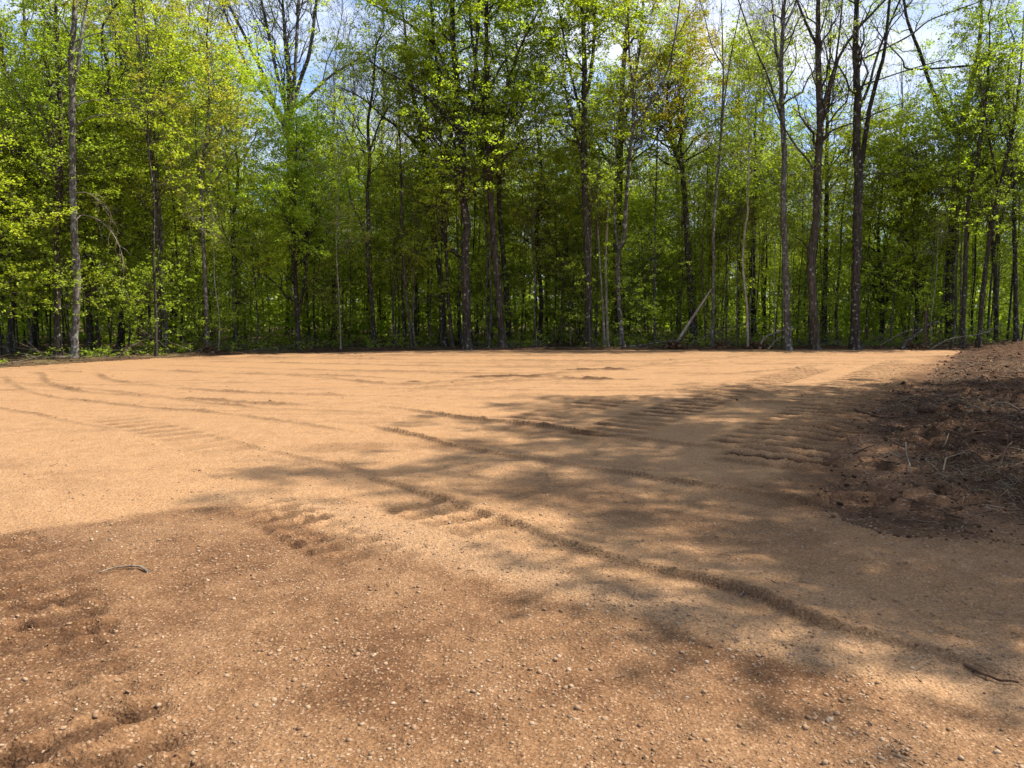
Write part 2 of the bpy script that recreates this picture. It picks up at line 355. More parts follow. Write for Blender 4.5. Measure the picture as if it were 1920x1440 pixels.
LINES = [  # photo polyline, ridge height, half width, grit, step (far side stands higher)
    ([(640, 880), (780, 925), (900, 965), (1010, 1003), (1110, 1040), (1200, 1062), (1300, 1082), (1390, 1110), (1470, 1145), (1540, 1170), (1620, 1195), (1690, 1215), (1780, 1245), (1920, 1285), (2150, 1350)], 0.010, 0.034, 0.4, 0.036),
    ([(660, 790), (760, 815), (920, 850), (1060, 871), (1230, 898), (1400, 925), (1530, 948), (1720, 992), (1930, 1020)], 0.016, 0.034, 0.15, 0.022),
    ([(690, 758), (760, 768), (860, 785), (1000, 800), (1150, 820), (1300, 835), (1430, 850), (1590, 866)], 0.018, 0.045, 0.15, 0.016),
    ([(400, 815), (430, 826), (560, 857), (700, 888), (740, 905)], 0.015, 0.05, 0.15, 0.01),
    ([(-100, 745), (0, 765), (60, 776), (130, 789), (250, 812)], 0.012, 0.06, 0.2, 0.008),
    ([(330, 866), (380, 886), (440, 906)], 0.014, 0.05, 0.2, 0.01),
    ([(500, 700), (640, 712), (760, 722), (860, 715), (1000, 706), (1180, 690), (1300, 679), (1460, 662)], 0.03, 0.09, 0.3, 0.0),
    ([(700, 741), (830, 727), (960, 716), (1060, 712), (1190, 710)], 0.035, 0.10, 0.3, 0.0),
    ([(40, 694), (80, 702), (95, 718), (150, 733), (300, 745), (480, 757), (640, 762)], 0.025, 0.09, 0.25, 0.0),
    ([(10, 703), (30, 722), (90, 742), (240, 760), (420, 775), (600, 800), (700, 815)], 0.015, 0.08, 0.2, 0.0),
    ([(180, 697), (210, 712), (330, 728), (500, 738), (700, 742)], 0.022, 0.09, 0.25, 0.0),
    ([(230, 690), (400, 700), (600, 704), (800, 712)], 0.022, 0.10, 0.25, 0.0),
    ([(280, 683), (470, 690), (700, 697), (930, 700)], 0.022, 0.10, 0.25, 0.0),
    ([(330, 677), (560, 681), (800, 686), (1050, 688)], 0.022, 0.10, 0.25, 0.0),
    ([(420, 671), (660, 673), (900, 676), (1150, 678), (1330, 672)], 0.022, 0.11, 0.25, 0.0),
    ([(560, 666), (800, 667), (1000, 668), (1250, 668)], 0.022, 0.11, 0.25, 0.0),
    ([(1240, 706), (1340, 703), (1420, 698), (1500, 690), (1570, 680)], 0.025, 0.08, 0.2, 0.0),
    ([(1200, 745), (1310, 728), (1400, 716)], 0.02, 0.07, 0.2, 0.0),
    ([(1300, 778), (1380, 757), (1440, 741), (1490, 727)], 0.025, 0.06, 0.2, 0.0),
    ([(0, 720), (160, 728), (330, 748), (520, 770)], 0.014, 0.08, 0.2, 0.0),
]
LINES = [(smooth_pl(gpl(p), 4), a, w, g, st) for p, a, w, g, st in LINES]
TRACKS = [  # photo polyline of a crawler track, half width, cleat height, cleat spacing
    ([(1090, 830), (1200, 790), (1330, 748), (1440, 715), (1530, 690)], 0.55, 0.026, 0.40),
    ([(1380, 850), (1480, 800), (1580, 750), (1650, 712), (1720, 680)], 0.6, 0.036, 0.42),
    ([(1430, 880), (1540, 815), (1640, 765), (1740, 712)], 0.75, 0.040, 0.40),
    ([(1620, 880), (1680, 815), (1740, 765), (1800, 722), (1850, 695)], 0.8, 0.034, 0.40),
    ([(980, 790), (1080, 765), (1170, 747)], 0.5, 0.024, 0.42),
    ([(1500, 760), (1600, 712), (1690, 675)], 0.45, 0.024, 0.5),
    ([(-60, 1010), (20, 1120), (40, 1250), (120, 1440), (190, 1600)], 0.46, 0.034, 0.27),
    ([(470, 940), (560, 980), (640, 1020), (740, 1075)], 0.34, 0.032, 0.25),
    ([(740, 930), (850, 970), (960, 1010)], 0.36, 0.028, 0.28),
    ([(850, 1120), (960, 1170), (1100, 1240), (1250, 1330)], 0.28, 0.008, 0.27),
    ([(200, 780), (330, 815), (450, 850)], 0.40, 0.012, 0.38),
    ([(1560, 965), (1640, 910), (1680, 870)], 0.36, 0.05, 0.34),
]
TRACKS = [(smooth_pl(gpl(p), 6), w, a, s) for p, w, a, s in TRACKS]
gravel_band = smooth_pl(gpl([(430, 926), (520, 940), (640, 968), (760, 1010), (900, 1052), (1050, 1092), (1200, 1125), (1400, 1170), (1600, 1218), (1800, 1270), (2000, 1330)]), 4)
mound = smooth_pl(gpl([(1625, 830), (1650, 860), (1685, 905), (1740, 950), (1830, 985), (1960, 1010), (2200, 1030)]), 4)
crumb = [(gp(965, 706), 1.6, 0.45), (gp(1110, 694), 1.5, 0.25), (gp(1120, 712), 1.1, 0.2), (gp(780, 716), 0.25, 0.15)]

def macro(x, y):
    return 0.10 * fbm(x * 0.06, y * 0.06, 2, 90)
def ground(x, y):
    """height and surface masks at world points"""
    x = np.asarray(x, float); y = np.asarray(y, float)
    wob = 0.14 * fbm(x * 1.3, y * 1.3, 3, 5) * np.clip(y / 10, 0.4, 2)
    ds = sdf(x, y, pad_poly) + wob * 0.6 + 0.45 * fbm(x * 1.1, y * 1.1, 4, 6) * sstep(17.2, 17.8, x + (30 - y) * .65 + 2.2) * (y < 24)
    dr, _, _ = pl_dist(x, y, right_edge)
    pad = sstep(-0.10, 0.12, ds)
    h = 0.012 * fbm(x * 0.7, y * 0.7, 3, 1) + 0.009 * fbm(x * 5, y * 5, 3, 2) + 0.007 * fbm(x * 22, y * 22, 2, 3)
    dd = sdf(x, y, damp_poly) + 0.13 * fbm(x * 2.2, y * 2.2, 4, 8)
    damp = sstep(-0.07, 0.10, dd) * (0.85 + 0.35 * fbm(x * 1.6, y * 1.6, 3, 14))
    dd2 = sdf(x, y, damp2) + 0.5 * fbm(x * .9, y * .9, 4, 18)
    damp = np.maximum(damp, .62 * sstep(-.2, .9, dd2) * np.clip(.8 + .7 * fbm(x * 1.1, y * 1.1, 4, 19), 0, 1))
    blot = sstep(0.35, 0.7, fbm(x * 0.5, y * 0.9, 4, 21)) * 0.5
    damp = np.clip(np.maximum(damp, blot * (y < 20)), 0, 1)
    grit = 0.16 * sstep(0.1, 0.6, fbm(x * 1.1, y * 1.1, 4, 33)); soil = np.zeros_like(x)
    for sk, (fx_, fy_, tilt) in enumerate(((.05, 1.25, .03), (.06, 1.9, -.05), (.035, .9, .10))):
        gs = fbm(x * fx_ + 3.3 * sk, (y + tilt * x + .5 * fbm(x * .08, y * .08, 2, 140)) * fy_, 2, 141 + sk)
        ln_ = np.clip(1 - np.abs(gs) / .055, 0, 1) * sstep(9, 13, y) * sstep(-.35, .3, fbm(x * .12, y * .5, 3, 150 + sk))
        h = h + .03 * ln_; soil = np.maximum(soil, .42 * ln_); grit = np.maximum(grit, .2 * ln_)
    db, _, sb = pl_dist(x, y, gravel_band)
    band = sstep(0.40, 0.05, db + 0.26 * fbm(x * 2.5, y * 2.5, 4, 41)) * np.clip(0.75 + 0.8 * fbm(x * 1.9, y * 1.9, 3, 43), 0.1, 1)
    grit = np.maximum(grit, band * 0.85); damp = damp * (1 - 0.4 * band)
    h = h + band * (0.012 + 0.016 * np.abs(fbm(x * 9, y * 9, 3, 42)))
    for k, (pl, a, w, g, st) in enumerate(LINES):
        lo, hi = pl.min(0) - 1.2, pl.max(0) + 1.2
        m = (x > lo[0]) & (x < hi[0]) & (y > lo[1]) & (y < hi[1])
        if not m.any(): continue
        xx, yy = x[m], y[m]
        d, s, sd = pl_dist(xx, yy, pl)
        d = d * sd + 0.035 * fbm(xx * 2, yy * 2, 3, 50 + k) * (1 + w * 6)
        ends = sstep(0, 1.6, s) * sstep(0, 1.0, s.max() - s)
        mod = np.clip((0.95 if k < 3 else 0.7) + (0.8 if k < 3 else 0.7) * fbm(s * 1.1, s * 0 + k * 3.1, 3, 60 + k), 0.05, 1.3) * ends
        r = np.exp(-(np.abs(d) / (w * .75)) ** 1.5) * mod
        h[m] += 2.6 * a * r * (0.8 + 0.5 * fbm(xx * 18, yy * 18, 2, 70)) + 1.6 * st * mod * np.where(d < 0, np.exp(-np.abs(d) / 0.35), 0) * sstep(0.02, -0.03, d)
        grit[m] = np.maximum(grit[m], g * r); soil[m] = np.maximum(soil[m], (0.62 if k < 3 else 0.5) * np.exp(-((d - w * .4) / (w * 0.9)) ** 2) * mod)  # near flank of each line coloured dark: damp soil plus its painted shadow
    cle = np.zeros_like(x); keepm = np.ones_like(x)
    for k, (pl, w, a, sp) in enumerate(TRACKS):
        d, s, sd = pl_dist(x, y, pl)
        if d.min() > w: continue
        m = sstep(w, w * 0.7, d) * sstep(0, .4, s) * sstep(0, .4, s.max() - s) * np.clip(0.95 + 0.9 * fbm(x * 1.0, y * 1.0, 3, 80 + k), 0, 1)
        ph = s / sp + (0.07 + 0.16 * sstep(9, 5, y)) * fbm(x * 2.2, y * 2.2, 3, 85)
        saw = np.abs((ph % 1.0) - 0.5) * 2
        rib = _hash(np.floor(ph), np.floor(ph) * 0 + k, 300)
        near = sstep(9.5, 6, y)
        brk = np.clip(1.1 + 1.3 * fbm(x * 2.2, y * 2.2, 4, 310 + k, .6), 0, 1) * (.62 + .6 * rib)
        m = m * (1 - near + near * np.clip(brk, 0, 1)) * (.75 + .35 * rib)
        saw = np.clip(saw + .3 * near * fbm(x * 6, y * 6, 3, 320), 0, 1)
        dh = 1.25 * a * m * (1.5 * saw ** 1.6 - 0.7 + (0.25 + .9 * near) * fbm(x * 14, y * 14, 3, 88)); h = h + dh; cle = cle + dh
        gr_ = sstep(0.95, 0.45, saw); soil = np.maximum(soil, m * gr_ * min(0.95, a * 34) * (1 - .15 * near)); keepm = np.minimum(keepm, 1 - .85 * m * (1 - gr_) * min(1, a * 40))
    for (cx, cy), rx, ry in crumb:
        e = np.hypot((x - cx) / rx, (y - cy) / ry) + 0.5 * fbm(x * 2.5, y * 2.5, 3, 95)
        q = sstep(1.0, 0.4, e); soil = np.maximum(soil, q * 0.85); h = h + q * 0.02 * (1 + fbm(x * 8, y * 8, 2, 96))
    h_pad = h; h_cleat = cle
    # dug soil beside and behind the pad
    out = np.clip(-ds, 0, 60)
    cle_soil = cle * 0.9
    clod = 0.085 * (np.abs(fbm(x * 3.1, y * 3.1, 4, 110, 0.65)) * 2 - .25) + 0.05 * fbm(x * 9, y * 9, 3, 111)
    rightish = sstep(14, 18.5, x + (30 - y) * 0.65)
    h_soil = 0.0 + 0.09 * sstep(0.0, 3.0, out) * rightish + 0.08 * sstep(0, .5, out) * sstep(1.6, .9, out) * (1 - rightish) + clod * (0.35 + 0.65 * rightish)
    dm, _, sm = pl_dist(x, y, mound)
    mm = np.exp(-(dm / 0.42) ** 2)
    h_soil = h_soil * sstep(-0.02, 1.1, out) + mm * 0.065 * (0.8 + 0.5 * fbm(x * 4, y * 4, 3, 120))
    h_soil = h_soil + cle_soil
    # the far right berm by the trees
    h_soil = h_soil + 0.45 * np.exp(-((y - 29.5) / 2.2) ** 2) * sstep(18.5, 23, x)
    h = h_pad * pad + (h_soil + macro(x, y) * sstep(2, 6, out)) * (1 - pad)
    pale = np.clip(mm * 0.75 * sstep(-0.3, .1, fbm(x * 3, y * 3, 3, 121) + 0.25) + 0.28 * sstep(0.4, 0.0, out) + 0.25 * sstep(.2, .7, fbm(x * 1.2, y * 1.2, 3, 123)), 0, 1)
    toe = sstep(1.3, -0.1, dr + 0.9 * fbm(x * 1.2, y * 1.2, 4, 127)) * (y < 20) * (y > 6)
    soil = np.maximum(soil, 0.8 * toe * np.clip(.7 + .6 * fbm(x * 3, y * 3, 3, 128), 0, 1))
    soil = soil * keepm
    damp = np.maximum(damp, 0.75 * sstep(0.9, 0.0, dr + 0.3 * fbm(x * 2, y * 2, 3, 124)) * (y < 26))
    return h, dict(damp=damp, grit=np.clip(grit, 0, 1), soil=np.clip(soil + 0.0, 0, 1), pale=pale), ds, out
def gz(x, y): return float(ground(np.array([x]), np.array([y]))[0][0])

NR, NC = 780, 490
Yr = np.geomspace(1.5, 36.0, NR)
sx = np.linspace(-1, 1, NC)
GX = (sx[None, :] * (0.80 * Yr[:, None] + 2.8)); GY = np.repeat(Yr[:, None], NC, 1)
gx, gy = GX.ravel(), GY.ravel()
H, masks, ds, outd = ground(gx, gy)
V = np.stack([gx, gy, H], 1)
idx = np.arange(NR * NC).reshape(NR, NC)
Fq = np.stack([idx[:-1, :-1], idx[:-1, 1:], idx[1:, 1:], idx[1:, :-1]], -1).reshape(-1, 4)
fd = ds[Fq].mean(1); fo = outd[Fq].mean(1); fx = gx[Fq].mean(1); fy = gy[Fq].mean(1)
right_side = (fx + (30 - fy) * 0.65) > 17.2
is_pad = fd > 0
is_soil = ~is_pad & ((right_side & (fy < 31.5)) | (~right_side & (fo < .3 + .45 * (fx > -9) + .4 * np.sin(fx * 1.7) * np.sin(fx * .63 + 1))))
is_floor = ~is_pad & ~is_soil
def sub(name, sel, mat, keys):
    f = Fq[sel]; u, inv = np.unique(f, return_inverse=True)
    return link(name, build_mesh(name, V[u], inv.reshape(-1, 4), [mat], attrs={k: masks[k][u] for k in keys}))
tag(sub('gravel_pad', is_pad, M['pad'], ('damp', 'grit', 'soil')), 'levelled tan gravel pad with machine tracks and windrows', kind='structure')
tag(sub('soil_bank', is_soil, M['soil'], ('pale',)), 'dark churned soil strip beside and behind the gravel pad', kind='structure')
tag(sub('forest_floor', is_floor, M['floor'], ()), 'shaded forest floor of leaf litter at the edge of the pad', kind='structure')
# the wide ground, to the horizon
a = np.concatenate([-np.geomspace(900, 62, 14), np.linspace(-60, 60, 61), np.geomspace(62, 900, 14)])
b = np.concatenate([[-900, -300, -100, -40, -12], np.linspace(-4, 120, 63), np.geomspace(124, 900, 12)])
AX, BY = np.meshgrid(a, b); ii = np.arange(AX.size).reshape(AX.shape)
inner = (AX.ravel() > -60) & (AX.ravel() < 60) & (BY.ravel() > -10) & (BY.ravel() < 37)
gzv = macro(AX.ravel(), BY.ravel()) - np.where(inner, 0.14, 0.02)
link_o = link('ground', build_mesh('ground', np.stack([AX.ravel(), BY.ravel(), gzv], 1), np.stack([ii[:-1, :-1], ii[:-1, 1:], ii[1:, 1:], ii[1:, :-1]], -1).reshape(-1, 4), [M['floor']]))
tag(link_o, 'wide wooded ground under and beyond the clearing', kind='structure')
def floor_z(x, y):
    return gz(x, y) if (y < 35.5 and abs(x) < 0.8 * y + 1.4) else float(macro(np.array([x]), np.array([y]))[0]) - 0.03

# ------------------------------------------------------------------ tree growing
def curve_pts(pts, k=5): return smooth_pl(pts, k)
def spawn(P, R, n, rng, t0, t1, length, ang, K, up=0.2, jit=0.06, radf=0.5, flat=1.0, rmin=0.004, tip=0.15, lenfun=None):
    """n children on the polylines P (m,Kp,3)"""
    m, Kp, _ = P.shape
    L = np.linalg.norm(np.diff(P, axis=1), axis=2).sum(1)
    i = rng.choice(m, n, p=L / L.sum()); t = rng.uniform(t0, t1, n)
    f = t * (Kp - 1); k = np.minimum(f.astype(int), Kp - 2); w = (f - k)[:, None]
    p0 = P[i, k] * (1 - w) + P[i, k + 1] * w
    r0 = R[i, k] * (1 - w[:, 0]) + R[i, k + 1] * w[:, 0]
    T = P[i, k + 1] - P[i, k]; T /= np.linalg.norm(T, axis=1, keepdims=True) + 1e-9
    rv = rng.normal(size=(n, 3)); rv[:, 2] *= flat
    pv = rv - (rv * T).sum(1, keepdims=True) * T; pv /= np.linalg.norm(pv, axis=1, keepdims=True) + 1e-9
    a = np.radians(rng.normal(ang, ang * 0.18, n))[:, None]
    d = np.cos(a) * T + np.sin(a) * pv
    ln = length * rng.uniform(0.65, 1.25, n)
    if lenfun is not None: ln = ln * lenfun(t)
    s = np.linspace(0, 1, K)
    Q = p0[:, None] + d[:, None] * (ln[:, None] * s)[..., None]
    Q[..., 2] += up * ln[:, None] * s ** 2
    j = np.cumsum(rng.normal(0, jit, (n, K, 3)), axis=1) * ln[:, None, None]; j -= j[:, :1]
    Q = Q + j
    rr = np.maximum(r0 * radf, rmin)
    return Q, rr[:, None] * (1 - (1 - tip) * s)[None]
def leaves(P, n, rng, size, spread=0.22, flat=0.35, droop=0.35, t0=0.3, tri=False):
    m, K, _ = P.shape
    i = rng.integers(0, m, n); t = rng.uniform(t0, 1.02, n) * (K - 1); k = np.minimum(t.astype(int), K - 2); w = (t - k)[:, None]
    c = P[i, k] * (1 - w) + P[i, k + 1] * w
    if n > 600 and size < .3:            # leaves hang in tufts at the twig ends
        g = max(1, n // 9); j = rng.integers(0, g, n)
        c = c[j] + (rng.normal(0, spread, (g, 3)) * (1, 1, flat))[j] + rng.normal(0, .075 * size / .075, (n, 3)) * (1, 1, .6)
    else:
        c = c + rng.normal(0, spread, (n, 3)) * (1, 1, flat)
    nm = rng.normal(0, 0.55, (n, 3)); nm[:, 2] += 0.9; nm /= np.linalg.norm(nm, axis=1, keepdims=True)
    az = rng.uniform(0, 6.283, n); d = np.stack([np.cos(az), np.sin(az), -droop * rng.random(n)], 1)
    d -= (d * nm).sum(1, keepdims=True) * nm; d /= np.linalg.norm(d, axis=1, keepdims=True) + 1e-9
    b = np.cross(nm, d); s = size * rng.uniform(0.6, 1.35, n)[:, None]
    if tri:
        s = s * 1.25
        V = np.stack([c - d * s * .5, c + b * s * .5 + d * s * .2, c + d * s * .3 - b * s * .35], 1)
        return V.reshape(-1, 3), np.arange(n * 3).reshape(n, 3)
    fold = nm * s * 0.14
    V = np.stack([c - d * s * .5, c + b * s * .44 + fold + d * s * .06, c + d * s * .55, c - b * s * .44 + fold + d * s * .06], 1)
    return V.reshape(-1, 3), np.arange(n * 4).reshape(n, 4)

def grow(rng, stems, crown, leaf):
    """stems: list of (pts, radii) world-relative polylines that carry the crown.
    crown: dict(n1,t0,t1,len1,ang1,up1,n2,len2,n3,len3, flat) ; leaf: dict(n,size,spread,flat) or None"""
    K = 12
    P0, R0 = [], []
    for p, r in stems:
        tt = np.linspace(0, len(p) - 1, K); k = np.minimum(tt.astype(int), len(p) - 2); w = tt - k
        P0.append(p[k] * (1 - w[:, None]) + p[k + 1] * w[:, None]); R0.append(r[k] * (1 - w) + r[k + 1] * w)
    P0, R0 = np.array(P0), np.array(R0)
    c = dict(n1=14, t0=.35, t1=.98, len1=2.6, ang1=52, up1=.25, n2=90, len2=1.2, n3=420, len3=.55, flat2=.45, prof=lambda t: 1.15 - 0.75 * t, jit=.055, r3=.004)
    c.update(crown)
    P1, R1 = spawn(P0, R0, c['n1'], rng, c['t0'], c['t1'], c['len1'], c['ang1'], 7, c['up1'], c['jit'], .42, 1.0, .010, .25, c['prof'])
    P2, R2 = spawn(P1, R1, c['n2'], rng, .2, 1.0, c['len2'], 48, 5, c['up1'] * .6, c['jit'], .55, c['flat2'], .0065, .3)
    P3, R3 = spawn(P2, R2, int(c['n3'] * .66), rng, .15, 1.0, c['len3'], 45, 3, .08, .06, .6, c['flat2'], c['r3'], .5)
    wood = join([tubes(P1, R1, 4), tubes(P2, R2, 3), tubes(P3, R3, 3)])
    lv = None
    if leaf:
        lv = leaves(P3, leaf['n'], rng, leaf.get('size', .085), leaf.get('spread', .15), leaf.get('flat', .3), tri=leaf.get('tri', False))
    return wood, lv

def stem_mesh(pts, rad, rng, sides=10, flare=True):
    p = curve_pts(np.asarray(pts, float), 5)
    r = np.interp(np.linspace(0, len(pts) - 1, len(p)), np.arange(len(pts)), rad)
    if flare:
        z = p[:, 2] - p[0, 2]; r = r * (1 + 0.55 * np.exp(-z / 0.28))
    jit = rng.normal(0, 1, p.shape) * r[:, None] * 0.07; jit[0] = 0; p2 = p + jit
    return tubes(p2[None], r[None], sides, rng, 0.07), p2, r

def px_path(path, D, rng, dep=0.35):
    n = len(path); out = []
    w = np.cumsum(rng.normal(0, dep / max(1, n), n)); w -= w[0]
    for i, (u, v) in enumerate(path): out.append(at(u, v, D + w[i]))
    return np.array(out)

def hero(name, seed, D, path, wpx, label, bark='bark_grey', limbs=(), crown=None, leaf=None, leafmat='leaf_yellow', H=17.0, taper=0.45, cat='tree', group=None, extra=None):
    """A tree whose stem follows the photograph at its own distance. path is photo pixels from the base up; wpx the stem's width in photo pixels at the base.
    The stem goes on above the frame to height H. limbs: (path, width px)."""
    rng = np.random.default_rng(seed)
    pts = px_path(path, D, rng)
    zb = floor_z(pts[0, 0], pts[0, 1]) - 0.06
    pts[0, 2] = zb
    base = pts[0].copy()
    r0 = wpx / F_PX * D / 2
    tops = pts[-1]
    if H and tops[2] < H - 1.5:
        d = pts[-1] - pts[-2]; d = d / np.linalg.norm(d); d[2] = max(d[2], .8); d[:2] *= .5
        m = 3
        for k in range(1, m + 1):
            pts = np.vstack([pts, tops + d * (H - tops[2]) * k / m + rng.normal(0, .18, 3) * (1, 1, 0)])
    hh = (pts[:, 2] - zb) / max(1, (H or tops[2]) - zb)
    rad = r0 * np.clip(1 - (1 - taper) * hh * 1.0 - (taper - .08) * np.clip(hh - .55, 0, 1) / .45, .06, 1)
    (tv, tf), p2, r2 = stem_mesh(pts - base, rad, rng)
    o = thing(name, base, label, cat, group)
    link('trunk', build_mesh('trunk', tv, tf, [M[bark]]), o)
    stems = [(p2, r2)]
    for lp, lw in limbs:
        q = px_path(lp, D, rng, 0.8)
        # start on the nearest point of the trunk
        k = np.argmin(np.linalg.norm(p2 + base - q[0], axis=1)); q[0] = p2[k] + base
        q[1:, 1] += p2[k][1] + base[1] - D
        lr0 = lw / F_PX * D / 2
        if q[-1, 2] > 12.0 and H:
            d = q[-1] - q[-2]; d /= np.linalg.norm(d)
            q = np.vstack([q, q[-1] + d * 1.6, q[-1] + d * 3.4 + np.array([0, 0, .5])])
        lrad = lr0 * np.linspace(1, .32, len(q))
        (lv, lf), pl, rl = stem_mesh(q - base, lrad, rng, 8, False)
        link('limb', build_mesh('limb', lv, lf, [M[bark]]), o)
        stems.append((pl, rl))
    if crown is not None:
        wood, lv = grow(rng, stems, crown, leaf)
        link('branchwork', build_mesh('branchwork', *wood, [M[bark]]), o)
        if lv is not None:
            link('crown', build_mesh('crown', *lv, [M[leafmat]], smooth=False), o)
    return o

BARE = dict(n1=26, n2=150, n3=700, len1=2.4, len2=1.1, len3=.6, ang1=38, up1=.35, t0=.3, flat2=.9, r3=.0042)
def bare(**k): d = dict(BARE); d.update(k); return d
MAPLE = dict(n1=34, n2=230, n3=1300, len1=2.7, len2=1.25, len3=.5, ang1=50, up1=.22, t0=.3, flat2=.42)
def maple(**k): d = dict(MAPLE); d.update(k); return d

# ---- the trees one can tell apart, left to right
hero('maple_tree', 1, 24.3, [(108, 676), (108, 560), (107, 440), (112, 330), (115, 240), (110, 150), (104, 60)], 12, 'slim brown trunk standing just left of the tall lichened forked tree', 'bark_brown',
     [], maple(t0=.2, n1=30, len1=2.6), dict(n=15000, size=.072), 'leaf_green', 15)
hero('lichened_tree', 2, 23.6, [(138, 680), (142, 600), (144, 520), (140, 450), (136, 360), (136, 240), (135, 160), (133, 110), (138, 60), (141, 0)], 13.5, 'tall grey lichened tree on the left that forks high up into two stems', 'bark_lichen',
     [([(136, 160), (146, 130), (152, 80), (161, 20), (167, -20)], 9), ([(139, 200), (165, 190), (215, 186), (262, 187)], 3.2), ([(138, 232), (170, 220), (215, 214), (262, 212)], 2.6), ([(150, 80), (170, 66), (210, 60), (255, 62)], 3)],
     bare(n1=14, n2=70, n3=260, t0=.6, len1=2.0), dict(n=1500, size=.08), 'leaf_olive', 16, .6)
hero('dark_tree', 3, 27.5, [(169, 668), (165, 560), (160, 450), (166, 330), (185, 240), (205, 150)], 10, 'dark narrow trunk in the shade right of the lichened forked tree', 'bark_dark',
     [], maple(t0=.25), dict(n=17000, size=.072), 'leaf_yellow', 15)
hero('double_stem_tree', 4, 26.6, [(315, 672), (310, 615), (304, 560), (299, 480), (294, 410), (288, 330), (275, 240), (263, 130), (252, 0)], 9.5, 'slender pale double-stemmed tree left of centre-left with olive young leaves', 'bark_grey',
     [([(301, 500), (302, 440), (297, 380), (288, 250), (283, 150), (270, 50), (262, -10)], 5), ([(288, 250), (300, 180), (320, 110), (345, 50)], 4)],
     bare(n1=30, n2=190, n3=900, t0=.35), dict(n=3600, size=.075), 'leaf_olive', 17, .5)
hero('slender_tree', 5, 26.8, [(389, 668), (386, 560), (381, 460), (378, 380), (376, 320), (386, 265), (392, 170)], 8, 'slender light-grey tree with a mound at its foot at the pad edge', 'bark_grey',
     [([(377, 330), (368, 280), (366, 200)], 4)], bare(n1=24, n2=150, n3=700, t0=.3, len1=2.0), dict(n=6000, size=.08), 'leaf_olive', 13, .4)
hero('vase_shaped_tree', 6, 42.0, [(545, 652), (545, 500), (547, 400), (545, 300), (545, 230), (541, 130), (535, 70), (530, 0)], 17, 'tall bare vase-shaped tree spreading fine twigs against the blue sky', 'bark_grey',
     [([(540, 260), (515, 200), (498, 150), (470, 90), (440, 30)], 9), ([(546, 225), (560, 160), (580, 100), (590, 30), (596, -30)], 9), ([(546, 215), (580, 180), (610, 150), (640, 130)], 7), ([(530, 245), (505, 190), (470, 140), (445, 80)], 7), ([(545, 240), (552, 150), (556, 80), (560, 0)], 8), ([(544, 250), (520, 140), (505, 70), (490, 0)], 7)],
     bare(n1=90, n2=700, n3=5200, len1=3.6, len2=1.7, len3=.85, t0=.36, ang1=28, r3=.0062), dict(n=11000, size=.08), 'leaf_bud', 20, .55)
hero('fresh_green_tree', 7, 29.3, [(560, 668), (556, 560), (552, 470), (553, 380), (556, 300), (556, 225)], 9, 'bright fresh-green leafy young tree with a pointed top, in front of the bare vase-shaped tree', 'bark_dark',
     [([(556, 590), (572, 520), (580, 430), (590, 350)], 6)], maple(n1=48, n2=300, n3=1500, t0=.18, len1=2.6, prof=lambda t: 1.25 - 1.05 * t, ang1=46, up1=.3), dict(n=24000, size=.072, spread=.15), 'leaf_fresh', 9.6, .35)
hero('crooked_tree', 8, 30.3, [(702, 662), (697, 560), (689, 485), (692, 447), (689, 372), (693, 300), (690, 230), (700, 160), (705, 90)], 8.5, 'crooked dark slim tree, bare above, in the gap left of the big maple', 'bark_dark',
     [([(688, 470), (678, 420), (660, 380), (650, 330)], 4), ([(692, 290), (715, 230), (735, 200), (752, 190)], 4)], bare(n1=28, t0=.35), dict(n=900, size=.07), 'leaf_bud', 14, .45)
hero('thin_pole_tree', 9, 29.9, [(772, 662), (766, 590), (759, 520), (753, 400), (750, 280), (748, 210)], 5.5, 'thin straight pole tree left of the rough dark trunks, leaning left', 'bark_brown',
     [], maple(n1=18, n2=90, n3=420, t0=.4, len1=1.5), dict(n=4200, size=.072), 'leaf_green', 11, .4)
hero('rough_bark_tree', 10, 32.0, [(834, 659), (826, 522), (817, 472), (812, 415), (805, 360), (798, 300), (784, 220), (768, 150), (760, 60)], 12, 'rough dark trunk leaning left beside the maple with the elbow limb', 'bark_dark',
     [([(798, 300), (765, 255), (720, 220), (680, 185), (640, 165)], 6), ([(806, 350), (790, 280), (800, 200), (795, 120)], 6)], maple(t0=.3, n1=38, n2=260, n3=1400), dict(n=19000, size=.075), 'leaf_yellow', 16, .5)
hero('slim_leaning_tree', 11, 31.0, [(849, 662), (843, 590), (838, 500), (835, 430), (832, 340)], 7.5, 'slim grey-brown trunk leaning left close beside the dark elbow-limbed maple', 'bark_brown',
     [], maple(n1=18, n2=100, n3=420, t0=.5, len1=1.6), dict(n=4500, size=.072), 'leaf_green', 11, .4)
hero('elbow_limb_maple', 12, 29.3, [(876, 661), (875, 560), (872, 490), (873, 450), (876, 425), (870, 380), (868, 330), (866, 250), (858, 170), (850, 80), (848, 0)], 16.5, 'stout dark maple with a low elbow-shaped limb to the left and yellow-green leaves', 'bark_dark',
     [([(872, 490), (862, 478), (850, 472), (840, 462), (832, 449), (829, 425), (834, 395)], 12), ([(868, 340), (845, 250), (828, 170), (815, 90), (808, 10)], 8), ([(867, 290), (885, 200), (892, 110), (898, 10)], 8), ([(866, 260), (820, 200), (770, 160), (715, 130), (690, 110)], 6.5), ([(862, 220), (830, 110), (790, 60), (740, 30)], 5)],
     maple(n1=64, n2=430, n3=2300, t0=.36, len1=2.7), dict(n=27000, size=.082), 'leaf_yellow', 18, .55)
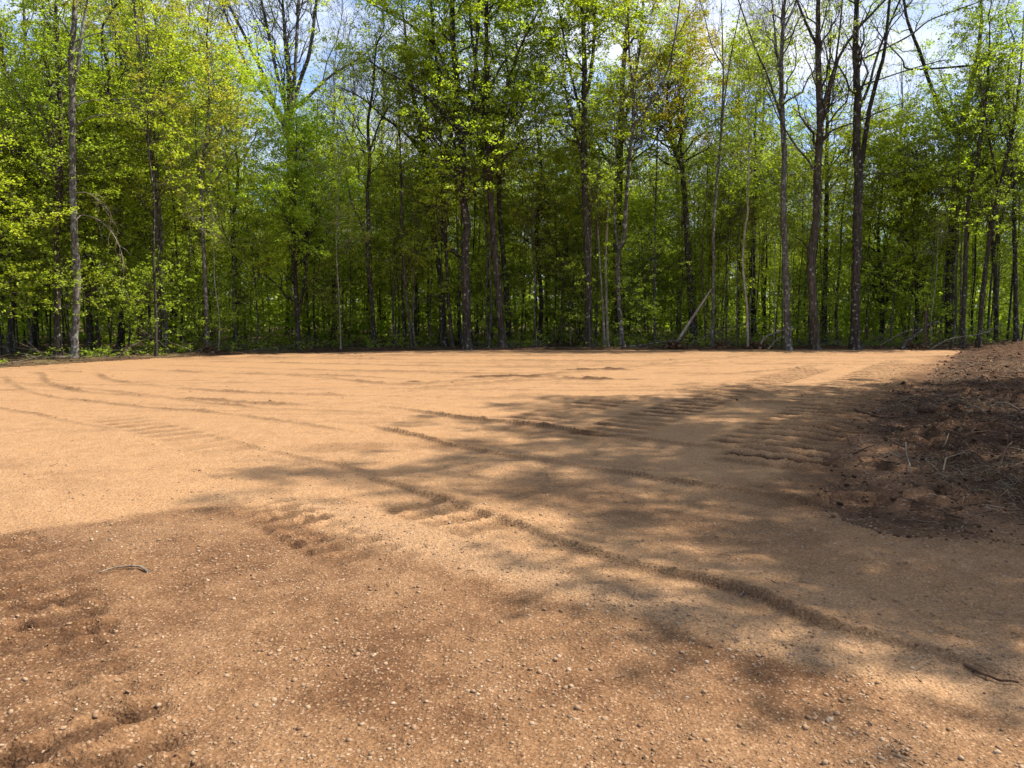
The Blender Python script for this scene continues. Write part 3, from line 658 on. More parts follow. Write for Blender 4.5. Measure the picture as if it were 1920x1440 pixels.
hero('straight_maple', 13, 30.0, [(942, 659), (936, 560), (928, 470), (921, 390), (917, 300), (913, 200), (912, 100), (912, 0)], 13, 'straight brown sunlit maple leaning slightly left, right of the elbow-limbed one', 'bark_brown',
     [([(918, 320), (935, 230), (955, 150), (975, 90), (1000, 40)], 6), ([(915, 240), (898, 150), (885, 70), (880, 0)], 6), ([(913, 170), (950, 110), (985, 130), (1015, 95)], 5), ([(920, 380), (900, 365), (870, 350)], 3)],
     maple(n1=60, n2=420, n3=2200, t0=.36, len1=2.9), dict(n=25000, size=.082), 'leaf_yellow', 18, .55)
hero('shaded_trunk_tree', 14, 32.3, [(956, 655), (949, 540), (939, 430), (936, 360), (941, 270), (948, 200)], 11, 'dark trunk half hidden close behind the straight sunlit maple', 'bark_dark',
     [], maple(n1=26, t0=.4), dict(n=13000, size=.075), 'leaf_green', 14, .5)
hero('tall_dark_maple', 15, 30.2, [(1103, 660), (1103, 560), (1101, 470), (1098, 400), (1096, 330), (1094, 250), (1096, 170), (1095, 80), (1092, 0)], 14, 'tall dark straight maple left of the pale paired stems, leafy to the top', 'bark_dark',
     [([(1096, 185), (1106, 150), (1113, 80), (1117, 0)], 8), ([(1095, 230), (1078, 170), (1064, 110), (1052, 40)], 5.5), ([(1096, 330), (1080, 250), (1060, 170), (1055, 90)], 5), ([(1098, 410), (1090, 395), (1085, 370)], 5)],
     maple(n1=48, n2=330, n3=1700, t0=.4, len1=2.1), dict(n=20000, size=.08), 'leaf_yellow', 18, .55)
hero('pale_stem_tree', 16, 30.8, [(1134, 659), (1129, 560), (1123, 470), (1121, 400), (1124, 300)], 4.6, 'pale thin left stem of the light pair right of the tall dark maple', 'bark_pale',
     [], maple(n1=14, n2=70, n3=300, t0=.55, len1=1.2), dict(n=2800, size=.08), 'leaf_yellow', 10, .5)
hero('pale_stem_tree', 17, 31.0, [(1140, 659), (1137, 560), (1136, 480), (1140, 400), (1146, 300)], 5.2, 'pale mottled right stem of the light pair right of the tall dark maple', 'bark_pale',
     [], maple(n1=14, n2=70, n3=300, t0=.55, len1=1.2), dict(n=2800, size=.08), 'leaf_yellow', 10, .5)
hero('dark_leaning_tree', 18, 33.5, [(1157, 652), (1159, 560), (1157, 460), (1160, 380), (1163, 290), (1165, 200), (1170, 110)], 15, 'broad dark shaded trunk directly behind the sinuous grey forked tree', 'bark_dark',
     [([(1163, 260), (1185, 170), (1200, 90), (1205, 20)], 6)], maple(n1=40, n2=260, n3=1400, t0=.4), dict(n=21000, size=.075), 'leaf_yellow', 18, .5)
hero('sinuous_tree', 19, 30.2, [(1168, 660), (1162, 590), (1158, 520), (1161, 475), (1171, 440), (1174, 380), (1180, 300), (1186, 240), (1187, 170), (1180, 100), (1178, 20)], 8.5, 'sinuous smooth grey tree that forks at mid height with a sweeping bare right limb', 'bark_grey',
     [([(1161, 475), (1155, 440), (1152, 400), (1155, 330), (1155, 260), (1150, 200), (1144, 120)], 5), ([(1186, 240), (1225, 185), (1252, 130), (1267, 60), (1275, 0)], 4.5), ([(1181, 290), (1165, 250), (1150, 215)], 3)],
     bare(n1=40, n2=260, n3=1100, t0=.45), dict(n=3000, size=.08), 'leaf_olive', 16, .5)
hero('pole_tree', 20, 32.0, [(1228, 650), (1227, 560), (1227, 500), (1229, 400), (1231, 320), (1233, 230)], 5.2, 'thin straight grey pole tree between the sinuous tree and the forked orange-topped one', 'bark_grey',
     [], maple(n1=24, n2=130, n3=620, t0=.4, len1=1.7), dict(n=7000, size=.072), 'leaf_yellow', 12, .4)
hero('orange_topped_tree', 21, 33.0, [(1301, 652), (1296, 560), (1290, 470), (1286, 400), (1279, 320), (1268, 290), (1261, 262), (1256, 220)], 14, 'dark forked trunk behind the leaning pale dead stem, crowned with orange young leaves', 'bark_dark',
     [([(1281, 330), (1279, 300), (1277, 255), (1280, 200)], 8)], maple(n1=44, n2=300, n3=1500, t0=.42, len1=2.6, prof=lambda t: 1.1 - .5 * t), dict(n=21000, size=.075), 'leaf_orange', 12.6, .5)
hero('bare_topped_pole_tree', 22, 30.5, [(1335, 655), (1337, 560), (1338, 490), (1338, 420), (1345, 330), (1352, 250), (1356, 150), (1355, 90), (1352, 0)], 6.2, 'slim grey pole tree with an open bare V-shaped top against the sky', 'bark_grey',
     [([(1352, 260), (1358, 180), (1370, 100), (1384, 30)], 3.2), ([(1355, 130), (1335, 90), (1322, 40)], 2.6)], bare(n1=24, n2=110, n3=420, len1=1.9, t0=.5, ang1=26), None, 'leaf_bud', 15, .45)
hero('tan_sinuous_sapling', 23, 29.8, [(1403, 654), (1400, 570), (1393, 500), (1397, 430), (1402, 400), (1402, 350), (1405, 270), (1402, 200)], 4.2, 'thin pale-tan wavy stem between the leaning dead stem and the right-hand grey tree', 'bark_pale',
     [], maple(n1=16, n2=80, n3=340, t0=.5, len1=1.4), dict(n=3000, size=.08), 'leaf_yellow', 12, .5)
hero('dark_tree', 24, 35.0, [(1414, 648), (1412, 560), (1412, 470), (1416, 380), (1416, 270), (1418, 200)], 10.5, 'dark shaded trunk standing back behind the thin pale-tan wavy stem', 'bark_dark',
     [], maple(n1=34, n2=230, n3=1200, t0=.4), dict(n=17000, size=.075), 'leaf_yellow', 12.5, .5)
hero('grey_tree', 25, 29.0, [(1478, 662), (1475, 560), (1472, 470), (1469, 380), (1470, 280), (1466, 200), (1465, 120), (1468, 60), (1472, 0)], 12, 'grey straight thinly twigged tree beside the pale fallen logs', 'bark_grey',
     [([(1467, 225), (1440, 150), (1412, 85), (1388, 15)], 4.5), ([(1466, 160), (1455, 90), (1448, 20)], 4), ([(1468, 60), (1485, 20), (1500, -20)], 4)],
     bare(n1=40, n2=200, n3=760, t0=.4), dict(n=800, size=.07), 'leaf_bud', 17, .5)
hero('kinked_tree', 26, 29.2, [(1529, 661), (1525, 580), (1521, 510), (1522, 470), (1530, 420), (1532, 350), (1537, 250), (1538, 200), (1534, 110), (1534, 0)], 15.5, 'dark kinked tree with a broken stub on its left and steep bare limbs', 'bark_brown',
     [([(1537, 215), (1552, 170), (1572, 110), (1604, 60), (1645, 15)], 7), ([(1534, 95), (1516, 50), (1496, 0)], 6), ([(1531, 335), (1515, 300), (1490, 270), (1460, 220), (1440, 170)], 4.5), ([(1522, 470), (1513, 464), (1504, 452), (1491, 445)], 4), ([(1536, 265), (1560, 245), (1600, 230), (1636, 216)], 4), ([(1537, 230), (1560, 150), (1572, 80), (1580, 0)], 5)],
     bare(n1=46, n2=240, n3=900, t0=.42), dict(n=1600, size=.075), 'leaf_bud', 17, .6)
hero('dark_tree', 27, 33.5, [(1546, 650), (1547, 540), (1549, 430), (1550, 330), (1551, 230), (1556, 110), (1560, 20)], 9.5, 'dark slimmer trunk tucked close behind the kinked tree with the stub', 'bark_dark',
     [], bare(n1=30, n2=180, n3=800, t0=.4), dict(n=3500, size=.08), 'leaf_yellow', 15, .5)
hero('two_stem_tree', 28, 29.4, [(1604, 661), (1604, 560), (1607, 470), (1608, 390), (1609, 330), (1606, 260), (1608, 180), (1604, 100), (1606, 0)], 17, 'dark lichen-spotted tree on the right that splits into two tall stems', 'bark_dark',
     [([(1609, 345), (1618, 285), (1627, 220), (1641, 160), (1655, 110), (1661, 70), (1668, -5)], 10), ([(1608, 215), (1630, 160), (1650, 90), (1690, -5)], 6), ([(1640, 165), (1690, 135), (1760, 115), (1790, 112)], 3), ([(1656, 105), (1700, 70), (1740, 40), (1790, 20)], 3.4), ([(1627, 225), (1660, 205), (1700, 190)], 3), ([(1609, 335), (1650, 325), (1690, 328)], 2.6)],
     bare(n1=44, n2=240, n3=900, t0=.42), dict(n=1600, size=.075), 'leaf_bud', 17, .6)
hero('open_fork_tree', 29, 34.0, [(1784, 652), (1780, 560), (1785, 460), (1795, 360), (1797, 275), (1808, 215), (1818, 170), (1832, 110), (1840, 40)], 20, 'broad dark tree far right opening into a wide crooked fork against pale sky', 'bark_dark',
     [([(1797, 262), (1785, 235), (1765, 205), (1745, 160), (1725, 100), (1702, 40), (1695, 0)], 9), ([(1725, 105), (1708, 130), (1690, 110)], 4)],
     maple(n1=40, n2=230, n3=1100, t0=.35, len1=2.0), dict(n=7500, size=.072), 'leaf_green', 16, .5)
hero('brown_pole_tree', 30, 30.2, [(1804, 655), (1808, 560), (1811, 470), (1813, 400), (1825, 330), (1840, 250), (1850, 170), (1856, 60)], 8.5, 'brown slim stem bending right in front of the broad open-forked tree', 'bark_brown',
     [], bare(n1=30, n2=180, n3=800, t0=.35, ang1=30), dict(n=5200, size=.08), 'leaf_green', 14, .45)
hero('leaning_brown_tree', 31, 30.0, [(1834, 654), (1842, 560), (1852, 470), (1862, 410), (1880, 330), (1900, 240), (1914, 130), (1920, 20)], 8.5, 'brown tree at the right edge leaning strongly to the right', 'bark_brown',
     [([(1870, 370), (1862, 300), (1845, 200), (1830, 100)], 5)], bare(n1=34, n2=220, n3=1000, t0=.3, ang1=30), dict(n=6500, size=.08), 'leaf_green', 14, .45)
hero('dark_pole_tree', 32, 31.0, [(1905, 652), (1904, 540), (1902, 430), (1900, 330), (1894, 240), (1890, 130)], 9, 'dark upright stem at the far right edge of the wood', 'bark_dark',
     [], maple(n1=26, n2=150, n3=700, t0=.3, len1=2.0), dict(n=7000, size=.072), 'leaf_green', 14, .45)
hero('multi_stem_tree', 33, 31.8, [(1868, 653), (1868, 560), (1860, 450), (1850, 340), (1856, 240), (1872, 130), (1880, 30)], 7, 'slim shaded stem between the leaning brown tree and the right edge', 'bark_brown',
     [([(1864, 480), (1885, 380), (1900, 300)], 4)], bare(n1=32, n2=200, n3=900, t0=.3, ang1=28), dict(n=6500, size=.08), 'leaf_green', 14, .45)
for k, (u, D, w, lab, lm, H) in enumerate([
        (18, 27.5, 13, 'leafy maple at the far left edge, its crown running out of the frame', 'leaf_yellow', 17),
        (62, 31.0, 12, 'leafy maple second from the left edge behind the slim brown trunk', 'leaf_green', 17),
        (225, 30.0, 12, 'yellow-green maple standing in the gap right of the lichened forked tree', 'leaf_yellow', 14),
        (322, 36.0, 14, 'dark upright trunk with a twiggy crown behind the pale double-stemmed tree', 'leaf_olive', 16),
        (440, 31.0, 8, 'mid-green leafy maple between the slender light-grey tree and the fresh-green one', 'leaf_yellow', 11),
        (622, 36.0, 8, 'mid-green young maple right behind the fresh-green pointed tree', 'leaf_green', 9.5),
        (1010, 33.5, 9, 'yellow-green maple filling the gap between the straight maple and the tall dark one', 'leaf_yellow', 12),
        (1650, 34.0, 8, 'low leafy maple behind and right of the two-stemmed dark tree', 'leaf_green', 9.5),
        (1715, 33.0, 8, 'leafy young maple left of the broad open-forked tree', 'leaf_green', 10)]):
    hero('leafy_maple', 200 + k, D, [(u, 660), (u + 5, 560), (u - 4, 440), (u + 6, 330), (u - 2, 260)], w, lab, 'bark_dark', [], maple(n1=44, n2=300, n3=1500, t0=.2, len1=2.9, prof=lambda t: 1.1 - .65 * t), dict(n=21000, size=.075), lm, H, .4)
for k, (u, D, w, lab, H) in enumerate([
        (662, 46, 9, 'tall pale bare tree showing in the sky gap, leftmost of that bare row', 17),
        (718, 48, 10, 'straight pale bare tree in the middle of the sky gap left of the big maple', 18),
        (748, 52, 9, 'thin bare tree at the right of the sky gap, close to the big maple', 15),
        (625, 50, 9, 'bare grey tree right behind the vase-shaped tree', 18),
        (1270, 44, 8, 'thin bare twiggy tree reaching into the sky right of the second maple crown', 17),
        (1385, 46, 9, 'thin bare tree behind the bare V-topped pole tree', 16),
        (1430, 40, 8, 'bare twiggy pole tree left of the grey tree by the fallen logs', 16),
        (1690, 44, 10, 'bare crooked tree in the sky gap left of the open-forked tree', 15),
        (352, 40, 9, 'bare twiggy grey tree between the double-stemmed and slender trees', 18),
        (235, 42, 9, 'bare grey twiggy tree behind the yellow-green maple on the left', 19)]):
    hero('bare_tree', 300 + k, D, [(u + 4, 652), (u, 520), (u + 3, 400), (u - 3, 300), (u + 2, 200), (u, 110)], w, lab, 'bark_grey', [], bare(n1=44, n2=260, n3=1300, len1=2.8, t0=.32, ang1=32, r3=.006), dict(n=900, size=.08), 'leaf_bud', H, .5)

# dead pale limbs hanging from the lichened tree
rng = np.random.default_rng(77)
lich = bpy.data.objects['lichened_tree']
def dead_limb(path, w):
    q = px_path(path, 23.4, rng, .5) - np.array(lich.location)
    (v, f), p, r = stem_mesh(q, np.linspace(w, w * .3, len(q)) / F_PX * 23.4 / 2, rng, 6, False)
    P2, R2 = spawn(p[None], r[None], 16, rng, .3, 1, .45, 40, 4, -.2, .08, .6, 1, .004)
    P3, R3 = spawn(P2, R2, 24, rng, .2, 1, .22, 40, 3, -.1, .08, .7, 1, .003)
    o = link('dead_limb', build_mesh('dead_limb', *join([(v, f), tubes(P2, R2, 4), tubes(P3, R3, 3)]), [M['dead']]), lich)
    o['label'] = 'pale bare dead limb hanging down from the trunk'
dead_limb([(143, 362), (160, 361), (178, 370), (195, 385), (207, 402), (206, 430)], 2.2)
dead_limb([(145, 410), (156, 403), (184, 412), (208, 434), (224, 462), (232, 500), (228, 537)], 2.2)

# ---- the wood behind: shared kinds, copied
def variant(seed, H, r0, t0, spread, nleaf, leafmat, bark, bareq=False, size=.11, mul=1.0, bend=.16):
    rng = np.random.default_rng(seed)
    n = 7; z = np.linspace(-0.15, H, n)
    w = np.cumsum(rng.normal(0, bend, (n, 2)), 0); w -= w[0]
    pts = np.column_stack([w, z]); rad = r0 * np.linspace(1, .12, n)
    (tv, tf), p2, r2 = stem_mesh(pts, rad, rng, 7)
    cr = bare(n1=34, n2=170, n3=700, len1=spread, t0=t0, r3=.007) if bareq else maple(n1=int(34 * mul), n2=int(190 * mul), n3=int(800 * mul), len1=spread, t0=t0, len3=.6)
    wood, lv = grow(rng, [(p2, r2)], cr, dict(n=int(nleaf * (.66 if H > 11 else 1.2)), size=size * .85, spread=.19, tri=True))
    return build_mesh('trunk', tv, tf, [M[bark]]), build_mesh('branchwork', *wood, [M[bark]]), build_mesh('crown', *lv, [M[leafmat]], smooth=False)
LEAFY = [variant(400, 14, .16, .22, 2.7, 11000, 'leaf_yellow', 'bark_dark'), variant(401, 13, .13, .2, 2.5, 12000, 'leaf_green', 'bark_dark'),
         variant(402, 15, .17, .28, 2.9, 12000, 'leaf_green', 'bark_grey'), variant(403, 12, .11, .2, 2.2, 12000, 'leaf_olive', 'bark_brown'),
         variant(404, 14, .14, .25, 2.6, 14000, 'leaf_yellow', 'bark_grey')]
BAREV = [variant(410, 16, .15, .35, 2.6, 1500, 'leaf_bud', 'bark_grey', True), variant(411, 15, .12, .35, 2.3, 2500, 'leaf_olive', 'bark_grey', True)]
SAPL = [variant(420, 6.0, .035, .12, 1.5, 6760, 'leaf_yellow', 'bark_brown', size=.068, mul=.55, bend=.08), variant(421, 4.6, .028, .12, 1.35, 5460, 'leaf_green', 'bark_brown', size=.068, mul=.5, bend=.08),
        variant(422, 7.0, .045, .2, 1.5, 7280, 'leaf_yellow', 'bark_grey', size=.068, mul=.55, bend=.08), variant(423, 3.2, .02, .08, 1.1, 3640, 'leaf_fresh', 'bark_brown', size=.068, mul=.4, bend=.08),
        variant(424, 8.0, .05, .35, 1.3, 3900, 'leaf_olive', 'bark_grey', size=.068, mul=.5, bend=.08)]
def plant(kind, var, x, y, label, cat, group, rz, sc, z=None):
    o = thing(kind, (x, y, floor_z(x, y) if z is None else z), label, cat, group, rz, sc)
    for nm, me in zip(('trunk', 'branchwork', 'crown'), var): link(nm, me, o)
    return o
rng = np.random.default_rng(5)
def scatter(n, y0, y1, gap, wid=0.74, tries=40000, taken=None):
    pts = list(taken or []); out = []; k = 0
    while len(out) < n and k < tries:
        k += 1
        y = y0 + (y1 - y0) * rng.random() ** 0.85; x = rng.uniform(-1, 1) * (wid * y + 2)
        if all((x - a) ** 2 + (y - b) ** 2 > gap ** 2 for a, b in pts):
            pts.append((x, y)); out.append((x, y))
    return out
def u_of(x, y): return 960 + F_PX * x / y
def edge_y(x): return float(np.interp(x, far_edge[:, 0], far_edge[:, 1])) if x < 17.3 else 30.0
for x, y in scatter(150, 35, 84, 2.2):
    u = u_of(x, y)
    hs = np.interp(u, [0, 250, 420, 560, 640, 760, 820, 1040, 1200, 1300, 1420, 1600, 1750, 1920], [1.2, 1.08, .9, .72, .56, .58, .76, .66, .8, .62, .74, .6, .64, .82])
    gap = 620 < u < 770
    if rng.random() < (.75 if gap and y > 44 else .10):
        v = BAREV[rng.integers(2)]; kind, lab, cat, grp = 'bare_tree', 'grey twiggy tree with hardly any leaves deep in the wood', 'tree', 'bare trees deep in the wood'
        hs = min(1.0, hs * 1.1)
    else:
        v = LEAFY[rng.choice(5, p=[.3, .2, .2, .1, .2])]; kind, lab, cat, grp = 'background_tree', 'leafy green tree standing deeper in the wood behind the front row', 'tree', 'leafy trees deeper in the wood'
    plant(kind, v, x, y, lab, cat, grp, rng.uniform(0, 6.28), hs * rng.uniform(.82, 1.12) * (1 + (y - 40) * .004))
n_s = 0
for x, y in scatter(430, 21, 50, 0.8):
    e = edge_y(x)
    if y < e + 1.5 or n_s >= 250: continue
    n_s += 1
    tall = rng.random() < min(.85, .25 + (y - e) / 18)
    v = SAPL[rng.choice([0, 2, 4], p=[.45, .3, .25])] if tall else SAPL[rng.choice([1, 3])]
    plant('sapling', v, x, y, 'thin-stemmed leafy sapling in the understorey of the wood', 'sapling', 'saplings in the understorey', rng.uniform(0, 6.28), rng.uniform(.75, 1.2))
POLE = [variant(440, 9.5, .045, .5, 1.2, 2600, 'leaf_yellow', 'bark_grey', size=.085, mul=.4, bend=.07), variant(441, 8.5, .035, .45, 1.1, 2200, 'leaf_green', 'bark_brown', size=.085, mul=.4, bend=.07),
        variant(442, 10.5, .055, .5, 1.3, 2600, 'leaf_yellow', 'bark_dark', size=.085, mul=.4, bend=.07), variant(443, 7.5, .026, .5, .9, 1400, 'leaf_yellow', 'bark_pale', size=.085, mul=.3, bend=.07)]
n_p = 0
for x, y in scatter(420, 24, 42, .7):
    if y < edge_y(x) + .7 or n_p >= 180 or (u_of(x, y) < 600 and rng.random() < .55): continue
    n_p += 1
    plant('pole_tree', POLE[rng.choice(4, p=[.34, .3, .2, .16])], x, y, 'thin straight pole-like young tree among the front trunks of the wood', 'tree', 'thin pole trees in the wood', rng.uniform(0, 6.28), rng.uniform(.8, 1.15))
# the trees right of the clearing, whose crowns shade the pad
SHADE = [variant(430, 18, .2, .45, 3.2, 16000, 'leaf_green', 'bark_grey', size=.11), variant(431, 17, .18, .42, 3.0, 14500, 'leaf_yellow', 'bark_dark', size=.11)]
for k, (x, y) in enumerate([(12.2, 9.6), (12.0, 12.8), (13.9, 10.6), (15.3, 14.2), (18.4, 15.8), (14.2, 8.0), (10.0, 6.4), (14.6, 7.2), (8.3, 4.7)]):
    plant('clearing_side_tree', SHADE[k % 2], x, y, 'tall leafy tree just right of the soil strip beside the clearing', 'tree', 'trees right of the clearing', rng.uniform(0, 6.28), (.55 if y < 5 else .72) if y < 7 else rng.uniform(.92, 1.06), gz(min(x, .78 * y + 1.4), max(y, 1)) - .05)

# far wood that reads as one mass
rng = np.random.default_rng(9)
n = 52000
Yf = rng.uniform(84, 118, n); Xf = rng.uniform(-1, 1, n) * (.78 * Yf + 4)
top = 9.5 + 3.5 * fbm(Xf * .09, Yf * .09, 3, 7) ; top *= np.interp(960 + F_PX * Xf / Yf, [0, 300, 620, 690, 770, 900, 1920], [1.3, 1.1, .8, .6, .7, .95, .85])
Zf = top * rng.random(n) ** .8
keep = fbm(Xf * .35, Yf * .35 + Zf * .4, 3, 31) > -.35
C = np.stack([Xf, Yf, Zf], 1)[keep]
lv = leaves(np.stack([C, C], 1), int(len(C)), rng, .55, .3, 1.0, tri=True)
tag(link('far_wood', build_mesh('far_wood', *lv, [M['leaf_green']], smooth=False)), 'green mass of the far wood seen between the trunks', kind='stuff')

# undergrowth: a loose leafy layer between the trunks
rng = np.random.default_rng(19)
n = 66000
Yu = 33.5 + 46 * rng.random(n) ** 1.15; Xu = rng.uniform(-1, 1, n) * (.76 * Yu + 3)
cl = fbm(Xu * .55, Yu * .55, 3, 71)
tp = np.clip(1.2 + 3.4 * (cl + .25), .3, 4.6)
Zu = macro(Xu, Yu) + tp * rng.random(n) ** .8
C = np.stack([Xu, Yu, Zu], 1)[cl > -.45]
lv = leaves(np.stack([C, C], 1), int(len(C) * 2.2), rng, .15, .22, .5, tri=True)
tag(link('undergrowth', build_mesh('undergrowth', *lv, [M['leaf_green']], smooth=False)), 'loose leafy undergrowth between the trunks of the wood', kind='stuff')
# low green plants and brush along the foot of the wood
n = 15000
xs = rng.uniform(-26, 30, n); ye = np.array([edge_y(x) for x in xs]); ys = ye + 1.0 + rng.gamma(1.6, 2.0, n)
dens = fbm(xs * .5, ys * .5, 3, 61) + np.where((xs > 4) & (xs < 17), .35, 0)
k = dens > -.08; xs, ys = xs[k], ys[k]
zs, *_ = ground(xs, np.minimum(ys, 35.9))
hgt = rng.uniform(.08, .5, len(xs)) * (1 + .8 * np.clip(dens[k], 0, 1))
Pg = np.stack([np.stack([xs, ys, zs], 1), np.stack([xs + rng.normal(0, .12, len(xs)), ys + rng.normal(0, .12, len(xs)), zs + hgt], 1)], 1)
lv = leaves(Pg, 44000, rng, .06, .09, .5, tri=True)
tag(link('ground_cover', build_mesh('ground_cover', *lv, [M['leaf_green']], smooth=False)), 'low green plants growing along the foot of the wood', kind='stuff')
n = 1500
i = rng.integers(0, len(xs), n); az = rng.uniform(0, 6.28, n); ln = rng.uniform(.4, 1.8, n)
p0 = np.stack([xs[i], ys[i], zs[i] + .03], 1); s = np.linspace(0, 1, 4)
el = rng.uniform(.0, .9, n) * rng.random(n)
d = np.stack([np.cos(az) * np.cos(el), np.sin(az) * np.cos(el), np.sin(el)], 1)
Pb = p0[:, None] + d[:, None] * (ln[:, None] * s)[..., None] + np.cumsum(rng.normal(0, .04, (n, 4, 3)), 1)
Rb = rng.uniform(.004, .012, n)[:, None] * np.linspace(1, .5, 4)[None]
tag(link('brush', build_mesh('brush', *tubes(Pb, Rb, 4), [M['dead']])), 'thin dead sticks and brush lying along the foot of the wood', kind='stuff')

# ------------------------------------------------------------------ dead wood at the edge
def log(name, path, D, w0, w1, label, cat, mat='dead', rng=np.random.default_rng(123), twigs=0, ground_first=True, sides=9, dd=0.0, group=None):
    q = px_path(path, D, rng, .04)
    if dd: q[:, 1] += np.linspace(0, dd, len(q))
    if ground_first: q[0, 2] = floor_z(q[0, 0], q[0, 1]) + .02
    base = q[0].copy()
    (v, f), p, r = stem_mesh(q - base, np.linspace(w0, w1, len(q)) / F_PX * D / 2, rng, sides, False)
    # close both ends
    o = thing(name, base, label, cat, group)
    n = len(v); caps = np.array([[n, (j + 1) % sides, j, j] for j in range(sides)])
    v2 = np.vstack([v, p[0], p[-1]]); e = n - sides
    capf = [[n, j, (j + 1) % sides, n] for j in range(0)]
    tri = np.array([[n, (j + 1) % sides, j] for j in range(sides)] + [[n + 1, e + j, e + (j + 1) % sides] for j in range(sides)])
    link('stem', build_mesh('stem', v, f, [M[mat]]), o)
    link('cut_end', build_mesh('cut_end', v2, tri, [M['dead']], smooth=False), o)
    if twigs:
        P2, R2 = spawn(p[None], r[None], twigs, rng, .3, 1, .9, 45, 5, .1, .08, .4, 1, .006)
        P3, R3 = spawn(P2, R2, twigs * 3, rng, .2, 1, .4, 40, 3, .05, .08, .6, 1, .004)
        link('twigs', build_mesh('twigs', *join([tubes(P2, R2, 4), tubes(P3, R3, 3)]), [M[mat]]), o)
    return o
log('leaning_dead_stem', [(1266, 648), (1288, 612), (1311, 577), (1333, 543)], 30.2, 6.5, 3.2, 'pale dead stem leaning up to the right from a torn root plate', 'dead stem', 'dead_pale')
log('fallen_log', [(1420, 642), (1440, 633), (1460, 626), (1500, 614)], 29.6, 5, 3.5, 'pale fallen log lying behind the grey straight tree, upper of two', 'log', 'dead', dd=.8)
log('fallen_log', [(1440, 645), (1462, 637), (1485, 628), (1508, 615)], 29.3, 3.6, 2.6, 'pale fallen log lying behind the grey straight tree, lower of two', 'log', 'dead', dd=.8)
log('uprooted_stump', [(1690, 645), (1705, 636), (1725, 622), (1738, 610), (1765, 603)], 29.6, 8, 3, 'grey uprooted stem rising from a dark root at the right of the pad', 'stump', 'bark_grey', twigs=4)
log('snag', [(1734, 645), (1734, 620), (1735, 598), (1736, 570)], 29.5, 4.5, 3, 'short dark upright broken stem behind the uprooted stem', 'dead stem', 'root')
log('fallen_branch', [(1745, 641), (1780, 636), (1830, 628), (1862, 620)], 29.2, 2.6, 1.6, 'long low bare branch lying on the berm at the far right', 'branch', 'bark_grey', twigs=8)
log('fallen_branch', [(1180, 652), (1210, 646), (1250, 640), (1290, 637)], 30.0, 2.4, 1.4, 'bare branch lying on the ground left of the torn root plate', 'branch', 'bark_grey', twigs=8)
log('fallen_branch', [(1290, 640), (1330, 628), (1370, 616), (1420, 600)], 30.6, 2.4, 1.2, 'bare twiggy branch propped right of the leaning dead stem', 'branch', 'bark_grey', twigs=14)
log('fallen_branch', [(580, 662), (610, 656), (645, 657), (690, 662)], 29.0, 2.4, 1.6, 'thin arched bare branch on the far edge below the fresh-green tree', 'branch', 'dead', twigs=3)
log('fallen_branch', [(1650, 632), (1690, 625), (1720, 618)], 30.5, 2.2, 1.4, 'pale bare branch left of the uprooted stem', 'branch', 'dead', twigs=4)
rng = np.random.default_rng(31)
def root_plate(name, u, v, D, w, h, label):
    c = at(u, v, D); c[2] = floor_z(c[0], c[1]) - .05
    n = 420
    C = np.stack([rng.normal(0, w * .38, n), rng.normal(0, w * .25, n), np.abs(rng.normal(0, h * .5, n))], 1)
    C[:, 2] *= np.exp(-(C[:, 0] / w) ** 2 * 1.5)
    V1, F1 = lumps(C, rng.uniform(.02, .085, n), rng, (.5, 1), .45)
    o = thing(name, c, label, 'root plate'); link('soil_lump', build_mesh('soil_lump', V1, F1, [M['clod']], smooth=False), o)['kind'] = 'stuff'
    m = 26; az = rng.uniform(0, 6.28, m); s = np.linspace(0, 1, 5)
    d = np.stack([np.cos(az), np.sin(az) * .5, rng.uniform(.1, 1.1, m)], 1)
    P = d[:, None] * (rng.uniform(.3, .8, m)[:, None] * s)[..., None] + np.cumsum(rng.normal(0, .035, (m, 5, 3)), 1)
    link('root', build_mesh('root', *tubes(P, rng.uniform(.006, .02, m)[:, None] * np.linspace(1, .3, 5), 5), [M['root']]), o)
root_plate('root_plate', 1262, 650, 30.0, .6, .22, 'dark torn root plate at the foot of the leaning dead stem')
root_plate('root_plate', 1350, 651, 29.9, .25, .2, 'small dark stump of roots between the root plate and the fallen logs')
root_plate('root_plate', 1418, 651, 29.8, .55, .2, 'dark root mound at the left end of the fallen logs')
root_plate('root_plate', 1718, 651, 29.6, .6, .16, 'dark root mound under the uprooted stem')
root_plate('root_plate', 393, 668, 26.5, .3, .14, 'small earthy hump at the foot of the slender light-grey tree')

# ------------------------------------------------------------------ stones, clods, straw
rng = np.random.default_rng(42)
def fan_points(n, y0, y1, pw=1.0, wid=.74):
    y = (y0 ** pw + (y1 ** pw - y0 ** pw) * rng.random(n)) ** (1 / pw)
    return rng.uniform(-1, 1, n) * (wid * y + .5), y
x, y = fan_points(95000, 1.9, 9.5, .55)
h, mk, d_, _ = ground(x, y)
prob = (.22 + .95 * np.clip(mk['grit'], 0, 1) + .35 * mk['damp'] * sstep(-.3, .4, fbm(x * 1.3, y * 1.3, 3, 201))) * (d_ > -.2) * sstep(10, 5, y) * (1 - .93 * np.clip(mk['soil'] * 1.8, 0, 1))
prob = prob * np.clip(.85 + 1.5 * fbm(x * 2.3, y * 2.3, 4, 210), .12, 1.6)
kp = rng.random(len(x)) < prob * .95
x, y, h, g = x[kp], y[kp], h[kp], mk['grit'][kp]
sz = np.clip(rng.lognormal(math.log(.0046), .58, len(x)), .0024, .015) * (1 - .12 * (g > .4))
big = np.argsort(-sz)[:60]; sel = np.ones(len(x), bool); sel[big] = False
Vp, Fp = lumps(np.stack([x, y, h + sz * rng.uniform(-.18, .22, len(sz))], 1)[sel], sz[sel], rng, (.35, .8), .38)
